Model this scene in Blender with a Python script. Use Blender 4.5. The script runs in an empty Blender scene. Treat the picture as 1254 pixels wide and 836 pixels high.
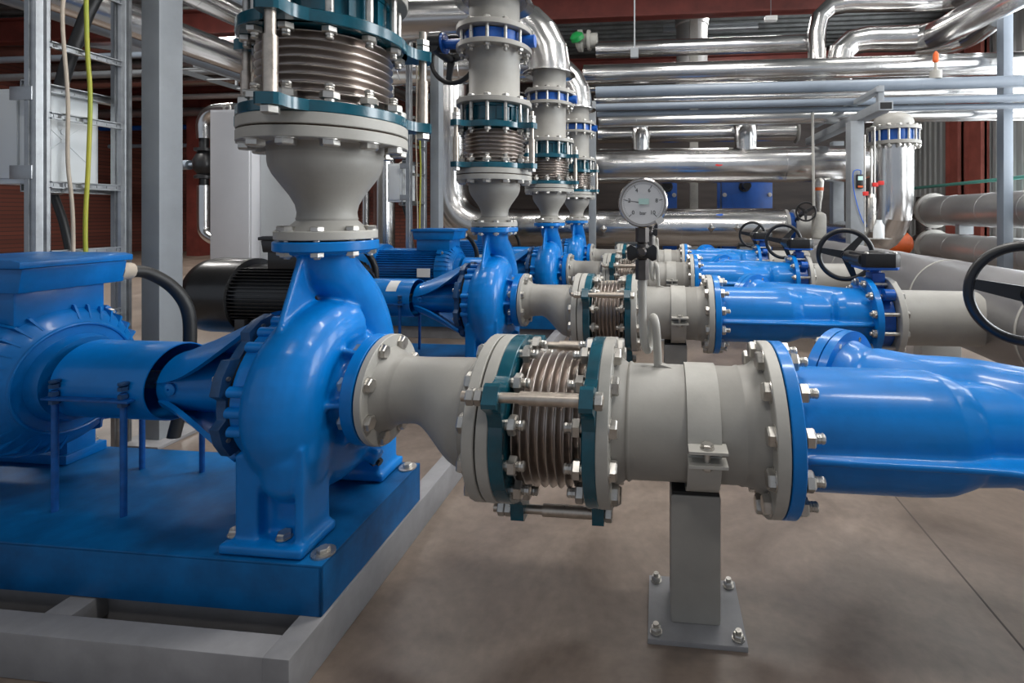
import bpy, bmesh, math, random
from mathutils import Vector, Matrix
random.seed(7)
C = bpy.context.scene.collection
PI = math.pi
R = math.radians

# ------------------------------------------------------------------ camera
F, CX, HZ, PSI, CAMZ = 599.0, 745.6, 262.3, .1004, 1.0
cd = bpy.data.cameras.new('camera'); cam = bpy.data.objects.new('camera', cd); C.objects.link(cam)
cd.sensor_width = 36; cd.lens = F/1254*36; cd.clip_start = .02
cd.shift_x = -(CX-627)/1254; cd.shift_y = -(418-HZ)/1254
cam.location = (0, 0, CAMZ); cam.rotation_euler = (PI/2, 0, PSI)
bpy.context.scene.camera = cam

def at(u, v, Y):
    """a place in the hall from a bearing and a depth"""
    a = (u-CX)/F; b = (HZ-v)/F; c, s = math.cos(PSI), math.sin(PSI)
    d = (a*c-s, a*s+c, b); t = Y/d[1]
    return Vector((d[0]*t, Y, CAMZ+d[2]*t))

# ------------------------------------------------------------------ materials
def mat(name, col, rough=.5, metal=0., var=.12, scale=6., bump=0., bscale=60., col2=None, stretch=None, spec=.5, coat=0., rvar=.0, bdist=.0006):
    m = bpy.data.materials.new(name); m.use_nodes = True
    nt = m.node_tree; n = nt.nodes; l = nt.links
    b = n['Principled BSDF']
    b.inputs['Roughness'].default_value = rough; b.inputs['Metallic'].default_value = metal
    b.inputs['Specular IOR Level'].default_value = spec
    b.inputs['Coat Weight'].default_value = coat; b.inputs['Coat Roughness'].default_value = .12
    tc = n.new('ShaderNodeTexCoord'); mp = n.new('ShaderNodeMapping'); l.new(tc.outputs['Object'], mp.inputs[0])
    if stretch: mp.inputs['Scale'].default_value = stretch
    no = n.new('ShaderNodeTexNoise'); no.inputs['Scale'].default_value = scale; no.inputs['Detail'].default_value = 6
    no.inputs['Roughness'].default_value = .62
    l.new(mp.outputs[0], no.inputs['Vector'])
    rp = n.new('ShaderNodeValToRGB'); l.new(no.outputs['Fac'], rp.inputs[0])
    c2 = col2 or tuple(min(1, c*(1+var)) for c in col); c1 = col if col2 else tuple(c*(1-var) for c in col)
    rp.color_ramp.elements[0].position = .33; rp.color_ramp.elements[1].position = .67
    rp.color_ramp.elements[0].color = (*c1, 1); rp.color_ramp.elements[1].color = (*c2, 1)
    l.new(rp.outputs[0], b.inputs['Base Color'])
    if rvar:
        mr = n.new('ShaderNodeMapRange'); l.new(no.outputs['Fac'], mr.inputs['Value'])
        mr.inputs['From Min'].default_value = .3; mr.inputs['From Max'].default_value = .7
        mr.inputs['To Min'].default_value = max(.03, rough-rvar); mr.inputs['To Max'].default_value = rough+rvar
        l.new(mr.outputs[0], b.inputs['Roughness'])
    if bump:
        n2 = n.new('ShaderNodeTexNoise'); n2.inputs['Scale'].default_value = bscale; n2.inputs['Detail'].default_value = 3
        l.new(tc.outputs['Object'], n2.inputs['Vector'])
        bp = n.new('ShaderNodeBump'); bp.inputs['Strength'].default_value = bump; bp.inputs['Distance'].default_value = bdist
        l.new(n2.outputs['Fac'], bp.inputs['Height']); l.new(bp.outputs[0], b.inputs['Normal'])
    return m

def emit(name, col, st):
    m = bpy.data.materials.new(name); m.use_nodes = True; n = m.node_tree.nodes
    b = n['Principled BSDF']; b.inputs['Base Color'].default_value = (*col, 1)
    b.inputs['Emission Color'].default_value = (*col, 1); b.inputs['Emission Strength'].default_value = st
    return m

M = dict(
    blue=mat('blue_enamel', (0, .168, .53), .36, 0, .16, 5, .35, 130, spec=.25, coat=.26),
    plate=mat('blue_plate_paint', (.001, .062, .185), .45, 0, .3, 7, .35, 90, col2=(.001, .128, .37), spec=.3),
    bluedk=mat('dark_blue_paint', (0, .078, .37), .35, 0, .2, 8, .1, 150, coat=.2),
    motor=mat('motor_blue_paint', (0, .138, .44), .38, 0, .22, 6, .25, 110, coat=.15, spec=.3),
    teal=mat('teal_enamel', (.001, .072, .108), .26, 0, .25, 10, .45, 90, coat=.4),
    grey=mat('grey_pipe_paint', (.31, .298, .272), .5, 0, .10, 5, .25, 110),
    lgrey=mat('light_grey_flange_paint', (.40, .388, .355), .5, 0, .1, 9, .3, 120),
    steel=mat('grey_steel_paint', (.25, .268, .285), .46, 0, .1, 4, .1, 80),
    frame=mat('frame_grey_paint', (.25, .248, .256), .6, 0, .18, 6, .3, 70),
    zinc=mat('zinc_bolt', (.52, .50, .465), .33, .85, .15, 40, .2, 200, rvar=.08),
    rod=mat('tie_rod_steel', (.50, .44, .38), .36, .85, .2, 30, .2, 200, rvar=.1),
    bellow=mat('stainless_bellows', (.53, .485, .455), .33, 1., .05, 5),
    alu=mat('aluminium_cladding', (.64, .635, .63), .22, 1., .05, 2.5, .5, 2.2, rvar=.05, bdist=.0022, stretch=(1, 1, 1)),
    alum=mat('matt_aluminium_cladding', (.31, .305, .31), .40, .8, .07, 3, .4, 2.5, rvar=.05, bdist=.002),
    galv=mat('galvanised_channel', (.37, .38, .39), .36, .95, .12, 20, .1, 100, rvar=.06),
    black=mat('black_plastic', (.012, .012, .013), .34, 0, .3, 10, .1, 150),
    blackm=mat('black_motor_paint', (.014, .014, .015), .3, 0, .3, 8, .15, 120, coat=.2),
    rubber=mat('black_cable_sheath', (.012, .012, .012), .5, 0, .2, 30),
    dark=mat('dark_gasket_and_shade', (.012, .012, .012), .8),  # gaskets, and painted shade in the casing gap and hollow arm
    white=mat('white_cabinet_paint', (.74, .75, .78), .38, 0, .03, 2),
    box=mat('pale_grey_box_plastic', (.66, .69, .70), .42, 0, .04, 3),
    red=mat('oxide_red_paint', (.135, .026, .019), .6, 0, .25, 3, .2, 50),
    redm=mat('red_mark', (.6, .02, .015), .5), bluem=mat('blue_mark', (.02, .12, .55), .5), red_lit=mat('window_lit_red', (.30, .08, .06), .6, 0, .2, 3),  # last red: brighter copy of the oxide red, window light painted in
    pgrey=mat('blue_grey_pipe_paint', (.19, .225, .27), .40, 0, .08, 3),
    brass=mat('brass', (.62, .40, .16), .3, .9), bronze=mat('dark_bronze_fitting', (.10, .09, .085), .36, .7, .2, 30),
    case=mat('polished_gauge_case', (.42, .39, .37), .2, 1., .1, 10),
    aluw=mat('dull_aluminium_cladding', (.50, .50, .50), .36, .65, .06, 3, .3, 2.5, bdist=.0015),
    dial=mat('dial_white', (.80, .81, .82), .4, 0, .02), ink=mat('dial_ink', (.01, .01, .01), .6),
    sheet=mat('weathered_sheet', (.30, .31, .31), .5, .2, .3, 3, .1, 40, col2=(.42, .43, .42), stretch=(3, 3, .25)),
    deck=mat('dark_roof_deck', (.17, .18, .18), .55, .3, .3, 3),
    orange=mat('orange_paint', (.62, .10, .012), .45), yellow=mat('yellow_sheath', (.62, .46, .02), .45), green=mat('green_paint', (.01, .26, .06), .4),
    beige=mat('beige_sheath', (.45, .38, .30), .5), rail=mat('green_rail_paint', (.10, .32, .27), .5),
    label=mat('paper_label', (.8, .8, .78), .5, 0, .02), lcd=mat('dial_plate', (.55, .80, .74), .4),
    hx=mat('exchanger_blue', (.001, .055, .26), .4, 0, .2, 5), yg=mat('earth_sheath', (.50, .40, .03), .45, 0, .2, 3, col2=(.30, .36, .04), stretch=(1, 1, 1)),
    beigefl=mat('grey_insulated_end', (.42, .41, .39), .5, .3),
)

def floor_mat():
    m = bpy.data.materials.new('polished_concrete'); m.use_nodes = True
    nt = m.node_tree; n = nt.nodes; l = nt.links; b = n['Principled BSDF']
    tc = n.new('ShaderNodeTexCoord')
    a = n.new('ShaderNodeTexNoise'); a.inputs['Scale'].default_value = 2.2; a.inputs['Detail'].default_value = 8; a.inputs['Roughness'].default_value = .65; a.inputs['Distortion'].default_value = .6
    s = n.new('ShaderNodeTexNoise'); s.inputs['Scale'].default_value = 38; s.inputs['Detail'].default_value = 5
    for q in (a, s): l.new(tc.outputs['Object'], q.inputs['Vector'])
    rp = n.new('ShaderNodeValToRGB'); l.new(a.outputs['Fac'], rp.inputs[0])
    e = rp.color_ramp.elements; e[0].position = .3; e[0].color = (.125, .093, .073, 1); e[1].position = .7; e[1].color = (.305, .242, .198, 1)
    mx = n.new('ShaderNodeMix'); mx.data_type = 'RGBA'; mx.blend_type = 'MULTIPLY'; mx.inputs[0].default_value = .35
    l.new(rp.outputs[0], mx.inputs[6]); l.new(s.outputs['Fac'], mx.inputs[7])
    l.new(mx.outputs[2], b.inputs['Base Color'])
    mr = n.new('ShaderNodeMapRange'); l.new(a.outputs['Fac'], mr.inputs['Value']); mr.inputs['To Min'].default_value = .28; mr.inputs['To Max'].default_value = .55
    l.new(mr.outputs[0], b.inputs['Roughness'])
    bp = n.new('ShaderNodeBump'); bp.inputs['Strength'].default_value = .12; bp.inputs['Distance'].default_value = .003
    l.new(s.outputs['Fac'], bp.inputs['Height']); l.new(bp.outputs[0], b.inputs['Normal'])
    return m

def brick_mat():
    m = bpy.data.materials.new('red_brick'); m.use_nodes = True
    nt = m.node_tree; n = nt.nodes; l = nt.links; b = n['Principled BSDF']; b.inputs['Roughness'].default_value = .8
    tc = n.new('ShaderNodeTexCoord'); mp = n.new('ShaderNodeMapping'); l.new(tc.outputs['Object'], mp.inputs[0]); mp.inputs['Rotation'].default_value = (PI/2, 0, 0)
    br = n.new('ShaderNodeTexBrick'); l.new(mp.outputs[0], br.inputs['Vector'])
    br.inputs['Scale'].default_value = 1; br.inputs['Brick Width'].default_value = .27; br.inputs['Row Height'].default_value = .09; br.inputs['Mortar Size'].default_value = .008
    br.inputs['Color1'].default_value = (.185, .052, .034, 1); br.inputs['Color2'].default_value = (.125, .036, .025, 1); br.inputs['Mortar'].default_value = (.055, .028, .022, 1)
    l.new(br.outputs[0], b.inputs['Base Color'])
    return m
M['gask'] = mat('brown_gasket', (.06, .035, .02), .8)
M['floor'] = floor_mat(); M['brick'] = brick_mat()

# ------------------------------------------------------------------ mesh building
def frame(d):
    d = Vector(d).normalized()
    if abs(d.x) > .999: return d, Vector((0, 1, 0)), Vector((0, 0, 1))
    if abs(d.z) > .999: return d, Vector((1, 0, 0)), Vector((0, 1, 0))
    e1 = Vector((0, 0, 1)).cross(d).normalized(); return d, e1, d.cross(e1)

def cr(pts, n=8):
    P = [Vector(p) for p in pts]; P = [2*P[0]-P[1]] + P + [2*P[-1]-P[-2]]; out = []
    for i in range(1, len(P)-2):
        a, b, c, d = P[i-1:i+3]
        for k in range(n):
            t = k/n
            out.append(.5*((2*b)+(c-a)*t+(2*a-5*b+4*c-d)*t*t+(3*b-a-3*c+d)*t**3))
    out.append(P[-2]); return out

class MB:
    def __init__(s): s.V = []; s.Fa = []
    def add(s, V, Fa):
        o = len(s.V); s.V += [Vector(v) for v in V]; s.Fa += [tuple(i+o for i in f) for f in Fa]; return s
    def box(s, x0, x1, y0, y1, z0, z1):
        return s.add([(x, y, z) for x in (x0, x1) for y in (y0, y1) for z in (z0, z1)],
                     [(0, 1, 3, 2), (4, 6, 7, 5), (0, 4, 5, 1), (2, 3, 7, 6), (0, 2, 6, 4), (1, 5, 7, 3)])
    def obox(s, c, ex, ey, ez):
        c = Vector(c); ex = Vector(ex); ey = Vector(ey); ez = Vector(ez)
        return s.add([c+a*ex+b*ey+d*ez for a in (-1, 1) for b in (-1, 1) for d in (-1, 1)],
                     [(0, 1, 3, 2), (4, 6, 7, 5), (0, 4, 5, 1), (2, 3, 7, 6), (0, 2, 6, 4), (1, 5, 7, 3)])
    def lathe(s, o, d, prof, seg=48, closed=False):
        d, e1, e2 = frame(d); o = Vector(o); V = []; Fa = []; n = len(prof)
        for k in range(seg):
            a = 2*PI*k/seg; q = e1*math.cos(a)+e2*math.sin(a)
            V += [o+d*t+q*r for t, r in prof]
        for k in range(seg):
            k2 = (k+1) % seg
            for i in range(n if closed else n-1):
                j = (i+1) % n; Fa.append((k*n+i, k*n+j, k2*n+j, k2*n+i))
        if not closed:
            Fa.append(tuple(k*n for k in range(seg))); Fa.append(tuple(k*n+n-1 for k in reversed(range(seg))))
        return s.add(V, Fa)
    def cyl(s, o, d, t0, t1, r, seg=32): return s.lathe(o, d, [(t0, r), (t1, r)], seg)
    def ring(s, o, d, t0, t1, r0, r1, seg=64, ch=.002):
        return s.lathe(o, d, [(t0, r0), (t0, r1-ch), (t0+ch, r1), (t1-ch, r1), (t1, r1-ch), (t1, r0)], seg, True)
    def tube(s, path, r, seg=14, cap=True):
        P = [Vector(p) for p in path]; n = len(P); rr = r if isinstance(r, (list, tuple)) else [r]*n
        T = [(P[min(i+1, n-1)]-P[max(i-1, 0)]).normalized() for i in range(n)]
        u = T[0].orthogonal().normalized(); V = []; Fa = []
        for i in range(n):
            u = (u-T[i]*u.dot(T[i])).normalized(); w = T[i].cross(u)
            V += [P[i]+(u*math.cos(2*PI*k/seg)+w*math.sin(2*PI*k/seg))*rr[i] for k in range(seg)]
        for i in range(n-1):
            for k in range(seg):
                k2 = (k+1) % seg; Fa.append((i*seg+k, i*seg+k2, (i+1)*seg+k2, (i+1)*seg+k))
        if cap: Fa.append(tuple(reversed(range(seg)))); Fa.append(tuple((n-1)*seg+k for k in range(seg)))
        return s.add(V, Fa)
    def prism(s, pts, o, ex, ey, ez, t0, t1):
        """outline pts in the (ex, ey) plane pushed from t0 to t1 along ez"""
        o = Vector(o); ex = Vector(ex); ey = Vector(ey); ez = Vector(ez); n = len(pts)
        V = [o+ex*a+ey*b+ez*t for t in (t0, t1) for a, b in pts]
        Fa = [tuple(reversed(range(n))), tuple(range(n, 2*n))]+[(i, (i+1) % n, n+(i+1) % n, n+i) for i in range(n)]
        return s.add(V, Fa)
    def ball(s, c, r, seg=20):
        prof = [(-math.cos(PI*i/12)*r, max(1e-4, math.sin(PI*i/12)*r)) for i in range(13)]
        return s.lathe(c, (0, 0, 1), prof, seg)
    def torus(s, c, nrm, Rr, r, seg=56, s2=12):
        d, e1, e2 = frame(nrm); c = Vector(c)
        return s.lathe(c, d, [(math.cos(2*PI*i/s2)*r, Rr+math.sin(2*PI*i/s2)*r) for i in range(s2)], seg, True)
    def mesh(s, name, off=Vector((0, 0, 0)), bevel=0., smooth=True, ang=35):
        me = bpy.data.meshes.new(name); me.from_pydata([v-off for v in s.V], [], s.Fa)
        b = bmesh.new(); b.from_mesh(me); bmesh.ops.recalc_face_normals(b, faces=b.faces)
        if bevel:
            ed = [e for e in b.edges if len(e.link_faces) == 2 and e.calc_face_angle(0) > R(50)]
            bmesh.ops.bevel(b, geom=ed, offset=bevel, segments=2, profile=.6, affect='EDGES', clamp_overlap=True)
        b.to_mesh(me); b.free()
        fin(me, ang) if smooth else None
        return me
    def build(s, name, m, parent=None, bevel=0., ang=35, **kw):
        off = Vector(parent.location) if parent else Vector((0, 0, 0))
        if parent and parent.parent: off = off+Vector(parent.parent.location)
        return link(name, s.mesh(name, off, bevel, True, ang), m, parent)

def fin(me, ang=35):
    me.polygons.foreach_set('use_smooth', [True]*len(me.polygons)); me.set_sharp_from_angle(angle=R(ang))

def link(name, me, m, parent=None):
    o = bpy.data.objects.new(name, me); C.objects.link(o)
    if m:
        me.materials.clear(); me.materials.append(M[m] if isinstance(m, str) else m)
    if parent: o.parent = parent
    return o

def fuse(mb, name, m, parent, voxel=.006, it=6, fac=.5):
    """weld overlapping castings into one continuous skin"""
    off = Vector(parent.location)
    me = mb.mesh(name, off, 0, False)
    o = bpy.data.objects.new('casting', me); C.objects.link(o)
    r = o.modifiers.new('r', 'REMESH'); r.mode = 'VOXEL'; r.voxel_size = voxel
    q = o.modifiers.new('s', 'SMOOTH'); q.iterations = it; q.factor = fac
    dg = bpy.context.evaluated_depsgraph_get(); dg.update()
    nm = bpy.data.meshes.new_from_object(o.evaluated_get(dg)); nm.name = name
    bpy.data.objects.remove(o); bpy.data.meshes.remove(me)
    nm.polygons.foreach_set('use_smooth', [True]*len(nm.polygons))
    return link(name, nm, m, parent)

def thing(name, label, cat, loc, group=None, kind=None):
    o = bpy.data.objects.new(name, None); C.objects.link(o); o.empty_display_size = .05
    o.location = loc; return tag(o, label, cat, group, kind)
def tag(o, label, cat, group=None, kind=None):
    o['label'] = label; o['category'] = cat
    if group: o['group'] = group
    if kind: o['kind'] = kind
    return o
def struct(mb, name, m, label=None, **kw):
    o = mb.build(name, m, **kw); o['kind'] = 'structure'
    if label: o['label'] = label
    return o
def copy_tree(o, parent=None):
    c = o.copy(); C.objects.link(c); c.parent = parent
    for ch in o.children: copy_tree(ch, c)
    return c

_bm = {}
def bolt_mesh(r, h, L, th, nut=True):
    k = (r, h, L, th, nut)
    if k not in _bm:
        b = MB(); b.lathe((0, 0, 0), (0, 0, 1), [(.0015, r*.86), (.0015, r), (h*.8, r), (h, r*.86)], 6)
        b.lathe((0, 0, 0), (0, 0, 1), [(0, r*1.12), (.002, r*1.12)], 16)
        b.cyl((0, 0, 0), (0, 0, 1), -L, .001, r*.52, 12)
        if nut: b.lathe((0, 0, 0), (0, 0, 1), [(-L-h*1.1, r*.86), (-L-h*.9, r), (-L-.0015, r), (-L-.0015, r*.86)], 6)
        if th: b.lathe((0, 0, 0), (0, 0, 1), [(-L-h-th, r*.4), (-L-h-th+.003, r*.52)]+[(-L-h-th+.003+j*.003, r*(.52 if j % 2 else .46)) for j in range(1, max(2, int((th-.003)/.003)))]+[(-L, r*.52)], 10)
        _bm[k] = b.mesh('bolt', ang=30); _bm[k].materials.append(M['zinc'])
    return _bm[k]
def bolt_at(parent, p, d, r, h, L, th=0, spin=None, nut=True, name='bolt', m=None):
    o = bpy.data.objects.new(name, bolt_mesh(r, h, L, th, nut)); C.objects.link(o); o.parent = parent
    q = Vector((0, 0, 1)).rotation_difference(Vector(d).normalized())
    o.rotation_euler = (q.to_matrix() @ Matrix.Rotation(random.random()*2 if spin is None else spin, 3, 'Z')).to_euler()
    o.location = Vector(p)-Vector(parent.location); return o
def bolts(parent, n, bc, o, axis, t, sgn, r, h, L, th=0, ph=None, nut=True):
    d, e1, e2 = frame(axis); ph = PI/n if ph is None else ph
    for k in range(n):
        a = ph+2*PI*k/n
        bolt_at(parent, Vector(o)+d*t+(e1*math.cos(a)+e2*math.sin(a))*bc, d*sgn, r, h, L, th, nut=nut)

def text(s, size, loc, rot, m, parent, name='lettering', depth=.0005):
    cu = bpy.data.curves.new('t', 'FONT'); cu.body = s; cu.size = size; cu.align_x = 'CENTER'; cu.align_y = 'CENTER'; cu.extrude = depth
    o = bpy.data.objects.new('t', cu); C.objects.link(o); dg = bpy.context.evaluated_depsgraph_get(); dg.update()
    me = bpy.data.meshes.new_from_object(o.evaluated_get(dg)); bpy.data.objects.remove(o); bpy.data.curves.remove(cu)
    q = link(name, me, m, parent); q.rotation_euler = rot
    off = Vector(parent.location) + (Vector(parent.parent.location) if parent.parent else Vector((0, 0, 0)))
    q.location = Vector(loc)-off; return q

# ================================================================== the hall
X0, X1, Y0, Y1, ZC = -14., 5.8, -3.5, 12., 5.0
fl = struct(MB().box(X0, X1, Y0, Y1, -.1, 0), 'floor', 'floor')
j = MB().box(.834, .839, .3, 9, -.002, .0006); struct(j, 'trim_1', mat('floor_joint', (.09, .075, .065), .8))
def corrugated(o, ex, L, ez, H, en, pitch=.2, dep=.035):
    pts = []; x = 0
    while x < L:
        for a, b in ((0, 0), (.3, 0), (.42, dep), (.8, dep), (.92, 0)): pts.append((x+a*pitch, b))
        x += pitch
    pts.append((L, 0)); n = len(pts)
    return MB().prism(pts+[(p[0], p[1]-.012) for p in reversed(pts)], o, ex, en, ez, 0, H)
struct(corrugated((X0, Y0, ZC), (0, 1, 0), Y1-Y0, (1, 0, 0), X1-X0, (0, 0, -1), .25, .06), 'ceiling', 'deck')
struct(MB().box(X0-.2, -5.2, Y1, Y1+.2, -.1, ZC+.1), 'wall_back', 'brick')
M['panel'] = mat('dark_wall_panel', (.045, .034, .030), .6, 0, .35, 2, .1, 30, stretch=(.4, 1, 3))
struct(MB().box(-5.2, X1, Y1, Y1+.2, -.1, ZC+.1), 'wall_back_right', 'panel')
struct(MB().box(X0-.2, X0, Y0, Y1, -.1, ZC+.1), 'wall_left', 'brick')
# right wall: corrugated sheets between lit windows
WIN = ((1.0, 3.2), (4.4, 6.2), (7.15, 8.33), (9.62, 9.77), (10.27, 10.41))  # first two are out of view, added to light the hall
segs = [(-3.5, 1.0), (3.2, 4.4), (6.2, 7.15), (8.33, 9.62), (9.77, 10.27), (10.41, 12.0)]
w = MB()
for a, b in segs:
    q = corrugated((X1, a, 0), (0, 1, 0), b-a, (0, 0, 1), ZC, (-1, 0, 0)); w.add(q.V, q.Fa)
for a, b in WIN: w.box(X1-.02, X1+.05, a, b, 4.2, ZC); w.box(X1-.02, X1+.05, a, b, 0, .15)
struct(w, 'wall_right', 'sheet')
M['sky'] = emit('window_daylight', (.93, .97, 1.), 5)
M['frame_w'] = mat('window_frame_paint', (.5, .5, .5), .5)
for i, (a, b) in enumerate(WIN):
    o = struct(MB().box(X1+.03, X1+.04, a, b, .15, 4.2), 'window_%d' % (i+1), 'sky')
    fr = MB()
    for y in (a, b): fr.box(X1-.03, X1+.05, y-.025, y+.025, .15, 4.2)
    fr.box(X1-.03, X1+.05, a, b, 1.9, 1.95)
    fr.build('window_frame', 'frame_w', o)

# ================================================================== one pump line, then three copies behind it
YC, ZS, ZJ, XD, S = 1.25, .5325, .4775, -.896, 1.367
LINE = []          # (object, [labels of the four])
def ltag(o, labels, cat, group): tag(o, labels[0], cat, group); LINE.append((o, labels))
def line(name, labels, cat, loc, group):
    o = thing(name, labels[0], cat, loc, group); LINE.append((o, labels)); return o
def four(fmt): return [fmt % w for w in ('nearest the camera', 'second from the camera', 'third from the camera', 'farthest from the camera')]

# ---- blue baseplate
PX0, PX1, PY0, PY1, PZ0, PZ1 = -2.75, -.748, 1.022, 1.478, .1, .215
t = line('baseplate', four('blue steel baseplate under the pump %s'), 'baseplate', (-1.5, YC, PZ0), 'blue pump baseplates')
b = MB().box(PX0, PX1, PY0, PY1, PZ1-.008, PZ1)
b.box(PX0, PX1, PY0, PY0+.008, PZ0, PZ1-.002); b.box(PX0, PX1, PY1-.008, PY1, PZ0, PZ1-.002)
b.box(PX1-.008, PX1, PY0, PY1, PZ0, PZ1-.002); b.box(PX0, PX0+.008, PY0, PY1, PZ0, PZ1-.002)
b.build('plate', 'plate', t, bevel=.002)
for p in ((-.772, 1.062), (-.772, 1.445), (-2.0, 1.06)):
    bolt_at(t, (p[0], p[1], PZ1+.003), (0, 0, 1), .014, .011, .02, nut=False)
    MB().cyl((p[0], p[1], 0), (0, 0, 1), PZ1, PZ1+.004, .026, 24).build('washer', 'zinc', t)

# ---- pump
pump = line('centrifugal_pump', four('blue end suction centrifugal pump with rounded volute, %s'), 'pump', (XD, YC, PZ1), 'row of blue centrifugal pumps')
v = MB()
Xv = -.893
path = []; rad = []
for i in range(33):
    q = i/32             # from the cutwater round the near side, under, to the far side
    rc = .150+.015*q
    # angle measured from straight up towards the near side
    g = R(-15+275*q)
    path.append((Xv, YC-math.sin(g)*rc, ZS+math.cos(g)*rc)); rad.append(.086+.013*q)
v.tube(path, rad, 28)
# throat sweeping up from the far side to the centreline outlet
th = cr([(Xv, YC+.135, ZS-.10), (Xv, YC+.168, ZS+.0), (Xv, YC+.160, ZS+.11), (Xv, YC+.115, ZS+.21), (Xv-.001, YC+.045, ZS+.285), (XD, YC+.005, ZS+.325), (XD, YC, ZS+.38)], 6)
n = len(th); v.tube(th, [.092-.022*min(1, 1.5*i/(n-1)) for i in range(n)], 28)
v.lathe((0, YC, ZS), (1, 0, 0), [(-1.0, .16), (-.985, .19), (-.93, .175), (-.85, .165), (-.815, .135), (-.80, .108), (-.765, .098), (-.75, .098)], 48)
v.cyl((0, YC, ZS), (1, 0, 0), -.768, -.74, .13, 48)
v.cyl((XD, YC, 0), (0, 0, 1), .895, .925, .11, 48)
# triangular web at the back of the neck and small webs round the nozzle
v.prism([(-.03, .905), (-.078, .905), (-.165, .70), (-.03, .70)], (XD, YC, 0), (0, 1, 0), (0, 0, 1), (1, 0, 0), -.027, -.012)
for a in (15, 60, 120, 180, 240, 300):
    a = R(a); e = Vector((0, math.cos(a), math.sin(a)))
    v.prism([(-.83, .09), (-.83, .15), (-.766, .132), (-.766, .09)], (0, YC, ZS), (1, 0, 0), e, Vector((1, 0, 0)).cross(e), -.007, .007)
# legs of the casing
for sg in (-1, 1):
    def yy(p, q): return sorted((YC+sg*p, YC+sg*q))
    v.box(-.985, -.815, *yy(.105, .168), PZ1+.012, .46)
    v.tube([(-.880, YC+sg*.13, .47), (-.876, YC+sg*.145, .41), (-.874, YC+sg*.145, .385)], [.085, .080, .072], 24)
    v.ball((-.874, YC+sg*.145, .385), .072)
    v.box(-.985, -.928, *yy(.105, .202), PZ1+.012, .44)
    v.box(-.832, -.813, *yy(.105, .205), PZ1+.012, .46)
    v.box(-1.008, -.80, *yy(.10, .222), PZ1+.002, PZ1+.026)
# drain bosses under the casing
v.cyl((-.80, YC+.04, .335), (1, 0, -.4), -.05, .03, .022, 20)
fuse(v, 'volute_casing', 'blue', pump, .0055, 5)
for sg in (-1, 1):
    ys = YC+sg*.195
    for x in (-.995, -.872): bolt_at(pump, (x, YC+sg*.185, PZ1+.028), (0, 0, 1), .016, .014, .02, nut=False, name='foot_bolt')
MB().ring((0, YC, ZS), (1, 0, 0), -.767, -.735, .07, .1425).build('suction_flange', 'blue', pump)
MB().ring((XD, YC, 0), (0, 0, 1), .904, .930, .06, .127, ch=.003).build('discharge_flange', 'blue', pump)
pg = MB().lathe((-.792, YC+.045, .318), (1, -.2, -.35), [(0, .017), (.012, .017), (.012, .010), (.026, .010)], 6); pg.build('drain_plug', 'black', pump)
# bolted cover ring with lobes, dark gap, lobed casing flange
def lobed(t0, t1, r0, r1, m, name, n=12, lob=.03):
    pts = []
    for k in range(n):
        for a, rr in ((-.5, r0), (-.34, r0), (-.26, r1), (0, r1+.002), (.26, r1), (.34, r0)):
            q = (k+.5+a)*2*PI/n; pts.append((math.cos(q)*rr, math.sin(q)*rr))
    MB().prism(pts, (0, YC, ZS), (0, 1, 0), (0, 0, 1), (1, 0, 0), t0, t1).build(name, m, pump, bevel=.003)
M['cover'] = mat('scuffed_blue_grey_casting', (.012, .06, .16), .45, 0, .4, 12, .3, 80)
lobed(-1.050, -1.024, .184, .206, 'cover', 'casing_cover', 8)
MB().cyl((0, YC, ZS), (1, 0, 0), -1.024, -.99, .178, 48).build('gap_shade_ring', 'dark', pump)  # dark core painting the shade in the gap behind the cover
cf = MB().cyl((0, YC, ZS), (1, 0, 0), -1.010, -.97, .19, 64)
cf.build('casing_flange', 'blue', pump, bevel=.003)
for a in [R(60*g_+d_) for g_ in range(6) for d_ in (-14, 0, 14)]:
    MB().lathe((0, YC+math.cos(a)*.193, ZS+math.sin(a)*.193), (1, 0, 0), [(-1.012, .009), (-1.009, .013), (-.965, .013)], 14).build('bolt_boss', 'blue', pump)
for k in range(8):
    a = (k+.5)*2*PI/8
    bolt_at(pump, (-1.050, YC+math.cos(a)*.192, ZS+math.sin(a)*.192), (-1, 0, 0), .010, .008, .03, nut=False, name='cover_bolt')
# bearing bracket: barrel, end boss and two lantern wings
g = MB()
g.lathe((0, YC, ZS), (1, 0, 0), [(-1.338, .058), (-1.336, .070), (-1.328, .076), (-1.29, .078), (-1.2, .078), (-1.06, .080), (-1.045, .10)], 48)
g.build('bearing_bracket', 'blue', pump)
def wing(a0, a1, sgn):
    n1, n2 = 18, 18; V = []; Fa = []
    for ly in (0, -.012):
        for i in range(n1+1):
            t_ = i/n1; x = -1.325+t_*.275; rr = .081+.118*t_**1.15+ly
            lo = a0+(a1-a0)*t_**1.4
            for k in range(n2+1):
                a = R(lo+(180-2*lo)*k/n2)*1; V.append((x, YC-math.cos(a)*rr, ZS+sgn*math.sin(a)*rr))
    W = n2+1; N = (n1+1)*W
    for i in range(n1):
        for k in range(n2):
            q = i*W+k; Fa += [(q, q+1, q+W+1, q+W), (N+q, N+q+W, N+q+W+1, N+q+1)]
    for i in range(n1):
        q = i*W; Fa.append((q, q+W, N+q+W, N+q)); q += n2; Fa.append((q, N+q, N+q+W, q+W))
    for k in range(n2):
        Fa.append((k, N+k, N+k+1, k+1)); q = n1*W+k; Fa.append((q, q+1, N+q+1, N+q))
    MB().add(V, Fa).build('bracket_wing', 'blue', pump)
wing(14, 55, 1); wing(22, 48, -1)
MB().lathe((-1.285, YC-.07, ZS+.004), (0, -1, 0), [(0, .017), (.012, .017), (.014, .014), (.0145, .004), (.010, .003)], 20).build('oil_boss', 'blue', pump)
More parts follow.
